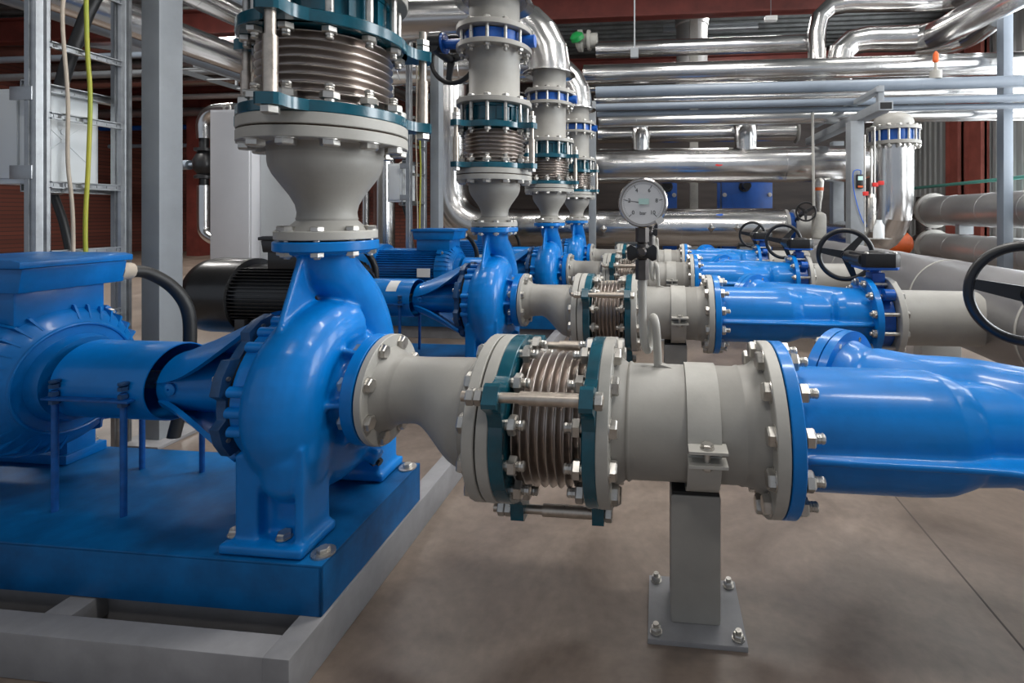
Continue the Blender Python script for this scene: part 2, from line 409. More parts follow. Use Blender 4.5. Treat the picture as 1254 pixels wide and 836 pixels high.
MB().cyl((0, YC, ZS), (1, 0, 0), -1.60, -1.335, .024, 20).build('shaft', 'zinc', pump)

# ---- coupling guard
gd = line('coupling_guard', four('blue cylindrical coupling guard on thin legs, %s'), 'guard', (-1.475, YC, PZ1), 'blue coupling guards')
MB().lathe((0, YC, ZS), (1, 0, 0), [(-1.613, .105), (-1.340, .105), (-1.336, .104), (-1.336, .101), (-1.613, .101)], 64, True).build('guard_shell', 'blue', gd)
MB().lathe((0, YC, ZS), (1, 0, 0), [(-1.610, .030), (-1.610, .102), (-1.604, .102), (-1.604, .030)], 48, True).build('end_ring', 'motor', gd)
M['leg_paint'] = mat('chipped_blue_rod', (.003, .08, .30), .45, 0, .3, 25)
for x, y in ((-1.587, 1.14), (-1.384, 1.14), (-1.587, 1.36), (-1.384, 1.36)):
    lg = MB().cyl((x, y, 0), (0, 0, 1), PZ1, .535, .0075, 12).build('leg', 'leg_paint', gd)
    nb = MB()
    for z in (.500, .522, .542): nb.lathe((x, y, z), (0, 0, 1), [(0, .012), (.010, .012)], 6)
    nb.lathe((x, y, .553), (0, 0, 1), [(0, .008), (.004, .012), (.009, .012), (.010, .008)], 12)
    nb.build('leg_nut', 'cover', lg)
for y in (1.14, 1.36):
    MB().box(-1.612, -1.358, y-.014, y+.014, .512, .518).build('cross_strap', 'leg_paint', gd, bevel=.001)

# ---- motor
def motor(name, labels, mm, fanm, dY=0, box_x=(-2.02, -1.66), long_fan=False):
    y = YC+dY
    o = thing(name, labels, 'motor', (-2.15, y, PZ1), 'pump motors')
    ZM = ZS
    e = MB()
    prof = [(-1.635, .095), (-1.635, .114), (-1.668, .122), (-1.668, .154), (-1.676, .162), (-1.686, .180), (-1.715, .200), (-1.745, .209), (-1.80, .209), (-1.80, .18)]
    e.lathe((0, y, ZM), (1, 0, 0), prof, 72)
    for k in range(36):
        a = 2*PI*(k+.5)/36
        if k % 9 in (0, 1): continue
        q = Vector((0, math.cos(a), math.sin(a)))
        e.prism([(-1.676, .165), (-1.698, .203), (-1.74, .214), (-1.79, .213), (-1.79, .16)], (0, y, ZM), (1, 0, 0), q, Vector((1, 0, 0)).cross(q), -.003, .003)
    e.torus((-1.668, y, ZM), (1, 0, 0), .150, .005, 72, 8)
    e.build('end_shield', mm, o)
    bd = MB().lathe((0, y, ZM), (1, 0, 0), [(-1.795, .178), (-2.35, .178)], 64)
    for k in range(60):                                   # cooling fins of the stator housing
        a = 2*PI*(k+.5)/60
        if R(60) < a < R(120): continue
        q = Vector((0, math.cos(a), math.sin(a)))
        bd.prism([(-1.81, .17), (-1.81, .200), (-2.34, .200), (-2.34, .17)], (0, y, ZM), (1, 0, 0), q, Vector((1, 0, 0)).cross(q), -.0025, .0025)
    bd.build('stator_housing', mm, o)
    for a in (45, 135, 225, 315):                        # flat tie bosses
        q = Vector((0, math.cos(R(a)), math.sin(R(a)))); p = Vector((-1.775, y, ZM))+q*.216
        MB().obox(p, (.02, 0, 0), q*.016, Vector((1, 0, 0)).cross(q)*.02).build('boss', mm, o, bevel=.004)
        bolt_at(o, p+Vector((.022, 0, 0)), (1, 0, 0), .012, .009, .02, nut=False)
    f0 = -2.35
    fc = MB().lathe((0, y, ZM), (1, 0, 0), [(f0+.03, .205), (f0+.028, .213), (f0-.20, .213), (f0-.25, .205), (f0-.283, .175), (f0-.295, .12), (f0-.297, .02)], 64)
    fc.build('fan_cover', fanm, o)
    for sg in (-1, 1):
        MB().box(-2.30, -1.84, min(y+sg*.10, y+sg*.215), max(y+sg*.10, y+sg*.215), PZ1, PZ1+.03).build('foot', mm, o, bevel=.004)
        for x in (-2.25, -1.88): MB().box(x-.03, x+.03, min(y+sg*.11, y+sg*.19), max(y+sg*.11, y+sg*.19), PZ1+.02, ZM-.10).build('foot_web', mm, o, bevel=.004)
        for x in (-2.25, -1.88): bolt_at(o, (x, y+sg*.2, PZ1+.03), (0, 0, 1), .016, .012, .02, nut=False)
    x0, x1 = box_x
    MB().box(x0+.03, x1-.045, y-.115, y+.10, ZM+.165, .795).build('box_pedestal', mm, o, bevel=.006)
    tb = MB().prism([(x0+.012, .79), (x1-.012, .79), (x1, .856), (x0, .856)], (0, y, 0), (1, 0, 0), (0, 0, 1), (0, 1, 0), -.128, .128)
    tbo = tb.build('terminal_box', mm, o, bevel=.005)
    MB().prism([(x0-.008, .857), (x1+.008, .857), (x1+.008, .874), (x1-.02, .880), (x0+.02, .880), (x0-.008, .874)], (0, y, 0), (1, 0, 0), (0, 0, 1), (0, 1, 0), -.138, .138).build('lid', mm, tbo, bevel=.002)
    xg = x1-.034
    MB().lathe((xg, y+.125, .822), (0, 1, -.12), [(0, .031), (.014, .031), (.015, .027), (.04, .027), (.046, .02)], 12).build('cable_gland', 'beige', o)
    MB().tube(cr([(xg, y+.15, .818), (xg+.01, y+.21, .806), (xg+.03, y+.275, .75), (xg+.055, y+.305, .67), (xg+.06, y+.31, .56), (xg+.055, y+.30, .40), (xg+.04, y+.27, .235)], 6), .0195, 14).build('supply_cable', 'rubber', o)
    if mm == 'blackm': return o
    MB().box(-1.94, -1.83, y-.2065, y-.2045, ZM-.04, ZM+.03).build('name_plate', 'label', o)
    return o
lab = ['blue finned motor with large terminal box at the left edge of the front', 'black finned motor with round fan cover behind the nearest pump',
       'blue finned motor behind the nearest pump, coupled to the third pump', 'blue finned motor partly hidden, coupled to the farthest pump']
m1 = motor('electric_motor', lab[0], 'motor', 'motor'); m1['group'] = 'pump motors'
m2 = motor('electric_motor', lab[1], 'blackm', 'blackm', S, (-2.18, -1.80))
for k in (2, 3):
    c = copy_tree(m1); c.location.y += S*k; c['label'] = lab[k]

# ---- suction side: eccentric reducer with flanges
AX = (0, YC, ZJ); AS = (0, YC, ZS); DX = (1, 0, 0)
t = line('eccentric_reducer', four('grey eccentric suction reducer bolted to the pump %s'), 'pipe reducer', (-.56, YC, ZJ), 'grey eccentric reducers')
def skin(st, seg=48):
    """loft circles (x, yc, zc, r) along X"""
    V = []; Fa = []; n = len(st)
    for x, z, r in st: V += [(x, YC+math.cos(2*PI*k/seg)*r, z+math.sin(2*PI*k/seg)*r) for k in range(seg)]
    for i in range(n-1):
        for k in range(seg):
            k2 = (k+1) % seg; Fa.append((i*seg+k, i*seg+k2, (i+1)*seg+k2, (i+1)*seg+k))
    Fa += [tuple(reversed(range(seg))), tuple((n-1)*seg+k for k in range(seg))]
    return MB().add(V, Fa)
st = [(-.714, ZS, .112), (-.705, ZS, .106), (-.690, ZS, .094), (-.677, ZS, .087), (-.673, ZS, .088), (-.669, ZS, .086), (-.63, ZS, .084)]
for i in range(1, 15):
    q = i/14; e = q*q*(3-2*q); x = -.63+.145*q; r = .084+.0525*e; st.append((x, ZS+.084-r+.000, r))
st += [(-.478, ZJ, .1365), (-.474, ZJ, .139), (-.470, ZJ, .1365), (-.44, ZJ, .140), (-.425, ZJ, .15)]
skin(st).build('reducer_body', 'grey', t, ang=50)
MB().ring(AS, DX, -.731, -.712, .07, .1425).build('small_flange', 'lgrey', t)
MB().ring(AS, DX, -.736, -.730, .07, .118).build('gasket', 'dark', t)
MB().ring(AX, DX, -.437, -.4095, .10, .2025).build('large_flange', 'lgrey', t)
bolts(t, 8, .120, AS, DX, -.712, 1, .0188, .0135, .056, .008)

# ---- expansion joint builder (along any axis)
def expansion(o, axis, org, t0, rods, th=.034, flip=False):
    """loose ring, teal ring, bellows, teal ring; t0 is where the loose ring starts"""
    d, e1, e2 = frame(axis)
    MB().ring(org, axis, t0, t0+.028, .10, .2025).build('loose_ring', 'lgrey', o)
    MB().ring(org, axis, t0-.005, t0+.001, .10, .194).build('gasket', 'gask' if flip else 'dark', o)
    a = t0+.0285; b = a+th; e = t0+.239; f = e+.030
    def tring(p, q):
        r = MB().ring(org, axis, p, q, .132, .2025, 72)
        for an in rods:
            an = R(an); x = e1*math.cos(an)+e2*math.sin(an); y = -e1*math.sin(an)+e2*math.cos(an)
            r.prism([(.185, -.066), (.207, -.042), (.225, -.030), (.262, -.027), (.268, -.019), (.268, .019), (.262, .027), (.225, .030), (.207, .042), (.185, .066)], org, x, y, d, p, q)
        return r
    tring(a, b).build('teal_ring', 'teal', o, ang=30); tring(e, f).build('teal_ring', 'teal', o, ang=30)
    n = 9; pr = []; L0, L1 = b-.002, e+.002
    for i in range(n*20+1):
        q = i/20; rr = .150+.0135*math.sin(2*PI*q-PI/2)
        pr.append((L0+(L1-L0)*q/n, rr))
    MB().lathe(org, axis, pr+[(L1, .12), (L0, .12)], 120, True).build('bellows', 'bellow', o, ang=80)
    for an in rods:
        an = R(an); p = Vector(org)+(e1*math.cos(an)+e2*math.sin(an))*.247
        w0, w1 = (b+.045, e-.002) if not flip else (b+.002, e-.055)
        rd = MB().lathe(p, axis, [(a-.052, .0112), (f+.02, .0112)] if not flip else [(a-.016, .0112), (f+.062, .0112)], 16); rd.lathe(p, axis, [(w0, .0152), (w1, .0152)], 18)
        ro = rd.build('tie_rod', 'rod', o)
        for z in ((a-.040, a-.021, f+.001) if not flip else (a-.018, f+.001, f+.020)):
            MB().lathe(p, axis, [(z, .0175), (z+.002, .0195), (z+.016, .0195), (z+.018, .0175)], 6).build('nut', 'zinc', ro)
    return a, b, e, f
t = line('expansion_joint', four('horizontal bellows expansion joint with teal rings on suction line %s'), 'expansion joint', (-.29, YC, ZJ), 'horizontal bellows joints')
a, b, e, f = expansion(t, DX, AX, -.405, (150, 270, 30))
bolts(t, 12, .1775, AX, DX, -.436, -1, .0225, .0175, .100, .020)

# ---- grey pipe spool with clamp and stand
t = line('pipe_spool', four('grey flanged suction pipe spool with weld rings, %s'), 'pipe', (.07, YC, ZJ), 'grey suction spools')
pr = [(-.107, .155), (-.100, .153), (-.085, .143), (-.076, .1375), (-.073, .1405), (-.070, .1415), (-.067, .1405), (-.064, .1372), (.190, .1365), (.196, .1395), (.200, .1400), (.204, .1385), (.225, .142), (.240, .152), (.249, .155)]
MB().lathe(AX, DX, pr, 72).build('pipe_body', 'grey', t, ang=60)
MB().ring(AX, DX, -.136, -.107, .10, .2025).build('flange', 'lgrey', t)
MB().ring(AX, DX, .249, .277, .10, .2025).build('flange', 'lgrey', t)
bolts(t, 12, .1775, AX, DX, -.107, 1, .0225, .0175, .064, .022)
bolts(t, 12, .1775, AX, DX, .249, -1, .0225, .0175, .062, .024)
tip = MB().prism([(0, 0), (.05, -.012), (.062, -.022), (.05, -.018), (0, -.008)], (.0, YC, ZJ+.145), (1, 0, 0), (0, 0, 1), (0, 1, 0), -.012, .012); tip.build('stub_saddle', 'grey', t)

t = line('pipe_stand', four('grey pipe stand with strap clamp bolted to floor, %s'), 'pipe stand', (.09, YC, 0), 'grey pipe stands')
b = MB().box(.030, .150, YC-.058, YC+.058, .012, ZJ-.155); b.build('post', 'grey', t, bevel=.008)
MB().box(-.024, .205, YC-.108, YC+.095, 0, .012).build('base_plate', 'frame', t, bevel=.001)
for x, y in ((-.005, YC-.088), (.186, YC-.088), (-.005, YC+.075), (.186, YC+.075)):
    bolt_at(t, (x, y, .014), (0, 0, 1), .013, .012, .012, nut=False, name='anchor_bolt')
    MB().cyl((x, y, 0), (0, 0, 1), .024, .034, .007, 10).build('anchor_stud', 'zinc', t)
MB().box(.034, .146, YC-.054, YC+.054, ZJ-.156, ZJ-.148).build('saddle_plate', 'dark', t)
# strap in two halves with ears at the near and far side
for sg, nm in ((1, 'strap'), (-1, 'strap')):
    V = []; Fa = []; n = 40; a0 = 3
    for k in range(n+1):
        an = R(a0+(180-2*a0)*k/n)
        for x in (.066, .141):
            for rr in (.1415, .149): V.append((x, YC+math.cos(an)*rr, ZJ-.006+sg*math.sin(an)*rr))
    for k in range(n):
        q = k*4
        Fa += [(q, q+4, q+5, q+1), (q+2, q+3, q+7, q+6), (q+1, q+5, q+7, q+3), (q, q+2, q+6, q+4)]
    Fa += [(0, 1, 3, 2), (n*4, n*4+2, n*4+3, n*4+1)]
    sm = MB().add(V, Fa)
    for y in (-1, 1):
        ya, yb = sorted((YC+y*.142, YC+y*.186)); z = ZJ-.006+sg*.012
        sm.box(.066, .150, ya, yb, min(z, z+sg*.006), max(z, z+sg*.006))
    sm.build(nm, 'lgrey', t)
for y in (-1, 1): bolt_at(t, (.107, YC+y*.166, ZJ+.0125), (0, 0, 1), .014, .010, .036, .006, name='clamp_bolt')

# ---- pressure gauge on a siphon
g = line('pressure_gauge', ['round steel pressure gauge with white dial standing on the nearest pipe', 'pressure gauge on the second suction pipe, hidden behind the front gauge',
         'pressure gauge on the third suction pipe, far behind the front gauge', 'pressure gauge on the farthest suction pipe, far behind the front gauge'], 'gauge', (-.03, YC, ZJ+.14), 'pressure gauges on siphons')
GC = Vector((-.037, YC-.03, 1.028)); GR = .0605
sp = cr([(-.040, YC-.01, .835), (-.040, YC-.01, .77), (-.037, YC-.01, .70), (-.031, YC-.005, .662), (-.024, YC+.02, .652), (-.018, YC+.032, .68), (-.016, YC+.03, .715), (-.012, YC+.005, .737), (-.006, YC-.012, .722), (-.003, YC-.010, .68), (-.001, YC-.004, .64), (.000, YC, ZJ+.13)], 6)
MB().tube(sp, .0105, 14).build('siphon_tube', 'lgrey', g)
vb = MB(); P = (-.040, YC-.01, 0)
vb.lathe(P, (0, 0, 1), [(.835, .017), (.885, .017)], 6); vb.lathe(P, (0, 0, 1), [(.885, .011), (.89, .015), (.925, .015), (.93, .011)], 16); vb.lathe(P, (0, 0, 1), [(.930, .017), (.966, .017)], 6)
vb.lathe((-.040, YC-.03, .908), (0, -1, 0), [(-.02, .012), (.016, .012), (.020, .008)], 16)
vb.build('shutoff_cock', 'bronze', g)
hd = MB()
for sg in (-1, 1):
    hd.prism([(0, -.016), (sg*.014, -.016), (sg*.026, -.024), (sg*.036, -.020), (sg*.037, .010), (sg*.028, .018), (sg*.014, .008), (0, .012)], (-.040, YC-.030, .908), (1, 0, 0), (0, 0, 1), (0, -1, 0), 0, .012)
hd.build('cock_handle', 'black', g, bevel=.002)
MB().lathe(P, (0, 0, 1), [(.964, .010), (.972, .013), (.978, .013), (.984, .008)], 12).build('brass_nut', 'brass', g)
gc = MB().lathe(GC, (0, -1, 0), [(-.028, .050), (-.026, GR-.004), (.014, GR-.004), (.016, GR), (.023, GR), (.027, GR-.003), (.027, GR-.006), (.0205, GR-.0085), (.019, .001)], 64).build('gauge_case', 'case', g)
MB().lathe(GC, (0, -1, 0), [(.0185, GR-.0085), (.0205, GR-.0085)], 64).build('dial', 'dial', gc)
yf = GC.y-.0208
tk = MB()
for k in range(51):
    a = R(225-270*k/50); big = k % 10 == 0; r0 = GR*(.66 if big else .76); r1 = GR*.80
    q = Vector((math.cos(a), 0, math.sin(a))); p = Vector((GC.x, yf, GC.z))+q*(r0+r1)/2
    tk.obox(p, q*(r1-r0)/2, (0, .0002, 0), q.cross(Vector((0, 1, 0)))*(.0007 if big else .0003))
tk.build('scale_marks', 'ink', gc)
for k, s_ in enumerate(('0', '2', '4', '6', '8', '10')):
    a = R(225-54*k); text(s_, .0135, (GC.x+math.cos(a)*GR*.56, yf, GC.z+math.sin(a)*GR*.56), (PI/2, 0, 0), 'ink', gc)
text('bar', .0125, (GC.x, yf, GC.z-GR*.42), (PI/2, 0, 0), 'ink', gc)
MB().obox((GC.x+.002, yf-.0042, GC.z+.003), (.0125, 0, 0), (0, .0003, 0), (0, 0, .007)).build('dial_label', 'lcd', gc)
nd = MB(); a = R(225-54*.98); q = Vector((math.cos(a), 0, math.sin(a)))
nd.prism([(-.012, -.0012), (.042, -.0004), (.042, .0004), (-.012, .0012)], (GC.x, yf-.001, GC.z), q, q.cross(Vector((0, 1, 0))), (0, -1, 0), 0, .0006)
nd.lathe((GC.x, yf, GC.z), (0, -1, 0), [(0, .004), (.003, .004)], 16); nd.build('pointer', 'ink', gc)
MB().obox((GC.x+.041, GC.y-.028, GC.z-.043), (.008, 0, .005), (0, .002, 0), (-.0035, 0, .006)).build('seal_tag', 'label', g)

# ---- strainer
t = line('strainer', four('blue cast Y strainer with side branch and blind flange, %s'), 'strainer', (.66, YC, ZJ), 'blue strainers')
v = MB()
v.lathe(AX, DX, [(.295, .155), (.312, .150), (.33, .142), (.60, .142), (.66, .138), (.71, .122), (.745, .09), (.76, .05)], 56)
v.lathe(AX, DX, [(.86, .10), (.88, .13), (.92, .142), (1.03, .142), (1.05, .152), (1.055, .155)], 56)
bd = Vector((-1, 1, .0)).normalized(); bo = Vector((.815, YC-.02, ZJ))
v.tube(cr([bo+bd*.30+Vector((0, 0, .002)), bo+bd*.20+Vector((.01, 0, .004)), (.80, YC+.10, ZJ+.004), (.90, YC+.035, ZJ+.002), (1.0, YC+.0, ZJ)], 6), .143, 40)
v.lathe(bo, bd, [(.15, .10), (.17, .140), (.33, .140), (.36, .150), (.375, .158)], 56)
v.lathe(AX, DX, [(.55, .10), (.7, .118), (.85, .11)], 40)
for sg in (-1, 1):
    pts = [(.31, 0), (.31, .160), (.60, .166), (.70, .168), (.76, .178), (.84, .178), (.92, .165), (1.04, .160), (1.04, 0)]
    v.prism(pts, (0, YC, ZJ-.012), (1, 0, 0), (0, sg, 0), (0, 0, 1), -.008, .008)
fuse(v, 'strainer_body', 'blue', t, .006, 5)
MB().ring(AX, DX, .280, .309, .10, .2025).build('inlet_flange', 'blue', t)
MB().ring(AX, DX, .2765, .2805, .10, .165).build('gasket', 'dark', t)
MB().ring(AX, DX, 1.032, 1.062, .10, .2025).build('outlet_flange', 'blue', t)
MB().lathe(bo, bd, [(.365, .02), (.365, .180), (.388, .180), (.388, .02)], 56, True).build('branch_flange', 'blue', t)
cv = MB().lathe(bo, bd, [(.392, .01), (.392, .180), (.420, .180), (.424, .10), (.424, .01)], 56, True).build('blind_cover', 'blue', t)
bolts(t, 8, .160, bo, bd, .424, 1, .014, .010, .06, 0, nut=False)
bolts(t, 12, .1775, AX, DX, 1.032, -1, .0185, .014, .014, .012)
for k, (x, y) in enumerate(((.80, .20), (.84, .205), (.88, .2))):
    pass

# ---- wafer butterfly valve with gearbox and handwheel
def wheel(parent, c, nrm, Rr, m='black', tilt=.035, spokes=3, ph=.5, r=.0115, depth=.02):
    d, e1, e2 = frame(nrm); c = Vector(c); w_ = MB()
    w_.torus(c, d, Rr, r, 64, 12)
    for k in range(spokes):
        a = ph+2*PI*k/spokes; q = e1*math.cos(a)+e2*math.sin(a); p = d.cross(q)
        w_.prism([(.010, -.016*Rr/.13), (Rr-.006, -.011*Rr/.13), (Rr-.006, .011*Rr/.13), (.010, .016*Rr/.13)], c-d*depth, q, p, d, -.004, .008) if False else \
        w_.add([c+q*.012-d*(depth)+p*s1*.021*Rr/.13+d*z for s1 in (-1, 1) for z in (-.006, .006)]+[c+q*(Rr-.004)+p*s1*.014*Rr/.13+d*z for s1 in (-1, 1) for z in (-.006, .006)],
               [(0, 1, 3, 2), (4, 6, 7, 5), (0, 4, 5, 1), (2, 3, 7, 6), (0, 2, 6, 4), (1, 5, 7, 3)])
    w_.lathe(c, d, [(-depth-.022, .02), (-depth+.012, .023), (-depth+.014, .015)], 20)
    return w_.build('handwheel', m, parent, ang=40)
t = line('butterfly_valve', four('dark blue butterfly valve with black gearbox and handwheel on suction line %s'), 'valve', (1.10, YC, ZJ), 'suction butterfly valves')
MB().lathe(AX, DX, [(1.066, .09), (1.066, .150), (1.072, .158), (1.130, .158), (1.136, .150), (1.136, .09)], 64, True).build('valve_body', 'bluedk', t)
nk = MB().lathe((1.101, YC, 0), (0, 0, 1), [(ZJ+.150, .030), (ZJ+.21, .026), (.715, .026), (.722, .034)], 24)
nk.build('neck', 'bluedk', t)
MB().box(1.070, 1.132, YC-.042, YC+.042, ZJ+.145, ZJ+.228).build('neck_block', 'bluedk', t, bevel=.006)
for y in (-.145, .145): MB().lathe((0, YC+y, ZJ+.135), DX, [(1.078, .028), (1.124, .028)], 20).build('lug', 'bluedk', t)
MB().prism([(-.09, -.075), (-.08, -.085), (.07, -.085), (.095, -.05), (.095, .05), (.07, .085), (-.08, .085), (-.09, .075)], (1.101, YC, 0), (1, 0, 0), (0, 1, 0), (0, 0, 1), .724, .737).build('mounting_plate', 'bluedk', t, bevel=.002)
gb = MB().prism([(1.005, -.075), (1.02, -.09), (1.16, -.09), (1.195, -.06), (1.205, -.02), (1.205, .03), (1.19, .07), (1.15, .095), (1.03, .11), (1.005, .09)], (0, YC, 0), (1, 0, 0), (0, 1, 0), (0, 0, 1), .737, .806)
gb.lathe((1.115, YC, 0), (0, 0, 1), [(.800, .050), (.812, .047), (.816, .03)], 28)
gb.build('gearbox', 'black', t, bevel=.012)
MB().tube([(1.028, YC-.06, .772), (1.036, YC+.17, .772)], .034, 20).build('worm_housing', 'black', t)
for x, y in ((1.03, -.07), (1.17, -.06), (1.16, .07)): bolt_at(t, (x, YC+y, .806), (0, 0, 1), .010, .007, .072, .006)
MB().tube([(1.036, YC+.16, .772), (1.045, YC+.25, .772)], .012, 12).build('input_shaft', 'zinc', t)
wheel(t, (1.05, YC+.263, .772), (.34, .94, 0), .137, ph=.17, r=.0145)
for k in range(12):
    a = PI/12+2*PI*k/12
    bolt_at(t, (1.168, YC+math.cos(a)*.1775, ZJ+math.sin(a)*.1775), DX, .0185, .014, .138, .012)
# ---- outlet pipe into the header
t = line('outlet_pipe', four('grey outlet pipe running into the big header, %s'), 'pipe', (1.4, YC, ZJ), 'grey header branches')
MB().lathe(AX, DX, [(1.168, .156), (1.178, .152), (1.195, .140), (1.203, .1375), (1.575, .1365)], 64).build('pipe_body', 'grey', t, ang=60)
MB().ring(AX, DX, 1.139, 1.168, .10, .2025).build('flange', 'lgrey', t)

# ---- discharge side
DZ = (0, 0, 1); AD = (XD, YC, 0)
t = line('discharge_reducer', four('grey concentric reducer cone standing on the discharge of the pump %s'), 'pipe reducer', (XD, YC, .93), 'grey discharge cones')
pr = [(.957, .10), (.972, .086), (.984, .0735), (.988, .0755), (.992, .0735), (1.005, .072), (1.025, .076), (1.05, .089), (1.08, .110), (1.105, .127), (1.125, .1355), (1.14, .138), (1.152, .138), (1.156, .1405), (1.160, .1405), (1.164, .138), (1.178, .142), (1.186, .15)]
MB().lathe(AD, DZ, pr, 64).build('cone', 'grey', t, ang=60)
MB().ring(AD, DZ, .934, .957, .06, .124).build('small_flange', 'lgrey', t)
MB().ring(AD, DZ, .930, .935, .06, .10).build('gasket', 'dark', t)
MB().ring(AD, DZ, 1.181, 1.2085, .10, .2025).build('large_flange', 'lgrey', t)
bolts(t, 8, .105, AD, DZ, .957, 1, .0168, .0125, .053, .006)
ul = four('upright bellows expansion joint with teal rings over the pump %s')
for k, rods in ((0, (279, 38, 178)), (1, (238, 340, 100))):
    t = thing('expansion_joint', ul[k], 'expansion joint', (XD, YC, 1.214), 'upright bellows joints')
    expansion(t, DZ, AD, 1.213, rods, .027, True)
    bolts(t, 12, .1775, AD, DZ, 1.181, -1, .0225, .0175, .096, .022, ph=.12)
    if k:
        t.location.y += S
        for i in (2, 3): c = copy_tree(t); c.location.y += S*(i-1); c['label'] = ul[i]
t = line('check_valve', four('teal wafer check valve with long studs above the upright bellows, %s'), 'valve', (XD, YC, 1.483), 'teal check valves')
cvm = MB().lathe(AD, DZ, [(1.484, .09), (1.484, .158), (1.496, .158), (1.500, .145), (1.566, .145), (1.570, .158), (1.582, .158), (1.582, .09)], 64, True)
for k in range(12):
    q = 2*PI*k/12; e = Vector((math.cos(q), math.sin(q), 0)); cvm.obox(Vector((XD, YC, 1.533))+e*.148, e*.008, Vector((-e.y, e.x, 0))*.02, (0, 0, .034))
cvm.build('valve_body', 'teal', t)
bolts(t, 12, .1775, AD, DZ, 1.612, 1, .0185, .0145, .160, .016, ph=.12)
t = line('pipe_spool', four('upright grey pipe spool above the teal check valve, %s'), 'pipe', (XD, YC, 1.584), 'upright grey spools')
MB().lathe(AD, DZ, [(1.612, .152), (1.622, .142), (1.630, .1365), (1.86, .1365), (1.872, .142), (1.882, .152)], 64).build('pipe_body', 'grey', t, ang=60)
MB().ring(AD, DZ, 1.584, 1.612, .10, .2025).build('flange', 'grey', t)
MB().ring(AD, DZ, 1.882, 1.908, .10, .2025).build('flange', 'grey', t)
t = line('butterfly_valve', four('blue butterfly valve with hanging black handwheel high on the riser %s'), 'valve', (XD, YC, 1.91), 'riser butterfly valves')
MB().lathe(AD, DZ, [(1.910, .09), (1.910, .150), (1.916, .160), (1.974, .160), (1.980, .150), (1.980, .09)], 64, True).build('valve_body', 'bluedk', t)
nk = MB().lathe((0, YC, 1.945), (-1, 0, 0), [(-XD+.15, .028), (-XD+.285, .026)], 20)
nk.build('neck', 'bluedk', t)
MB().lathe((0, YC, 1.95), (-1, 0, 0), [(-XD+.280, .056), (-XD+.294, .056)], 28).build('neck_flange', 'bluedk', t)
MB().lathe((XD+.178, YC, 1.945), (1, 0, 0), [(-.03, .034), (.05, .034)], 20).build('lug', 'bluedk', t)
MB().lathe((0, YC, 1.955), (-1, 0, 0), [(-XD+.295, .060), (-XD+.36, .058), (-XD+.37, .045)], 32).build('gearbox', 'black', t)
MB().tube([(XD-.335, YC-.05, 1.925), (XD-.335, YC+.15, 1.925)], .034, 16).build('worm_housing', 'black', t)
MB().tube([(XD-.335, YC+.14, 1.925), (XD-.328, YC+.20, 1.925)], .012, 12).build('input_shaft', 'zinc', t)
wheel(t, (XD-.328, YC+.21, 1.925), (.05, .98, .0), .137, ph=.75, r=.0145)
bolts(t, 12, .1775, AD, DZ, 2.010, 1, .0185, .0145, .126, .020, ph=.12)
t = line('riser_stub', four('short grey flanged stub under the aluminium elbow, %s'), 'pipe', (XD, YC, 1.982), 'grey riser stubs')
MB().lathe(AD, DZ, [(2.010, .152), (2.020, .142), (2.028, .1365), (2.165, .1365)], 64).build('pipe_body', 'grey', t, ang=60)
MB().ring(AD, DZ, 1.982, 2.010, .10, .2025).build('flange', 'grey', t)
t = line('clad_elbow', four('segmented aluminium clad elbow on the riser %s, turning left'), 'pipe', (XD, YC, 2.165), 'aluminium riser elbows')
pts = [(XD, YC, 2.165)]; RB = .44
for k in range(6): a = R(90*k/5); pts.append((XD-RB+RB*math.cos(a), YC, 2.21+RB*math.sin(a)))
b = MB().tube(pts, .175, 48); b.lathe((XD, YC, 0), DZ, [(2.15, .215), (2.158, .215), (2.175, .176), (2.17, .176)], 48, True)
b.build('elbow_cladding', 'alu', t, ang=12)
hb = MB().tube([(XD-RB+.01, YC, 2.65), (-3.0, YC, 2.65), (-3.2, YC, 2.70), (-3.35, YC, 2.85), (-3.4, YC, 3.05), (-3.4, YC, 4.93)], .175, 48)
for x in (-1.5, -2.2, -2.9): hb.ring((x, YC, 2.65), DX, -.01, .01, .17, .178, 48)
hb.build('run_cladding', 'alu', t)

for o, labels in LINE:
    if o.name.startswith('coupling_guard'): GUARD = o
    for k in (1, 2, 3):
        c = copy_tree(o); c.location.y += S*k; c['label'] = labels[k]

g2 = [o for o in bpy.data.objects if o.name.startswith('coupling_guard') and o.type == 'EMPTY' and abs(o.location.y-YC-S) < .01][0]
V = []; Fa = []
for k in range(7):
    a = R(28+k*7)
    for x in (-1.475, -1.415): V.append((x, YC+S-math.cos(a)*.1055, ZS+math.sin(a)*.1055))
Fa = [(2*k, 2*k+1, 2*k+3, 2*k+2) for k in range(6)]
MB().add(V, Fa).build('sticker', 'label', g2)

# ================================================================== things that serve the whole row
# grey steel frame under the baseplates
t = thing('support_frame', 'grey welded steel frame on the floor under all the blue baseplates', 'frame', (-1.8, 3.3, 0))
FX0, FX1, FY0, FY1 = -2.9, -.742, .918, 5.95
MB().box(FX1-.06, FX1, FY0, FY1, 0, .0995).build('side_rail', 'frame', t, bevel=.004)
MB().box(FX0, FX0+.06, FY0, FY1, 0, .0995).build('side_rail', 'frame', t, bevel=.004)
MB().box(FX0, FX1-.058, FY0+.0005, FY0+.056, 0, .099).build('cross_rail', 'frame', t, bevel=.004)
for k in range(4):
    for y in (1.08, 1.42):
        MB().box(FX0+.06, FX1-.06, YC+S*k-.245 if False else YC+S*k+(y-1.25)-.03, YC+S*k+(y-1.25)+.03, 0, .0985).build('cross_rail', 'frame', t, bevel=.004)
MB().box(FX0+.06, FX1-.06, FY1-.06, FY1, 0, .099).build('cross_rail', 'frame', t, bevel=.004)
for x in (-1.35, -2.1): MB().box(x-.035, x+.035, FY0+.056, 1.05, .04, .097).build('tie_bar', 'frame', t, bevel=.003)
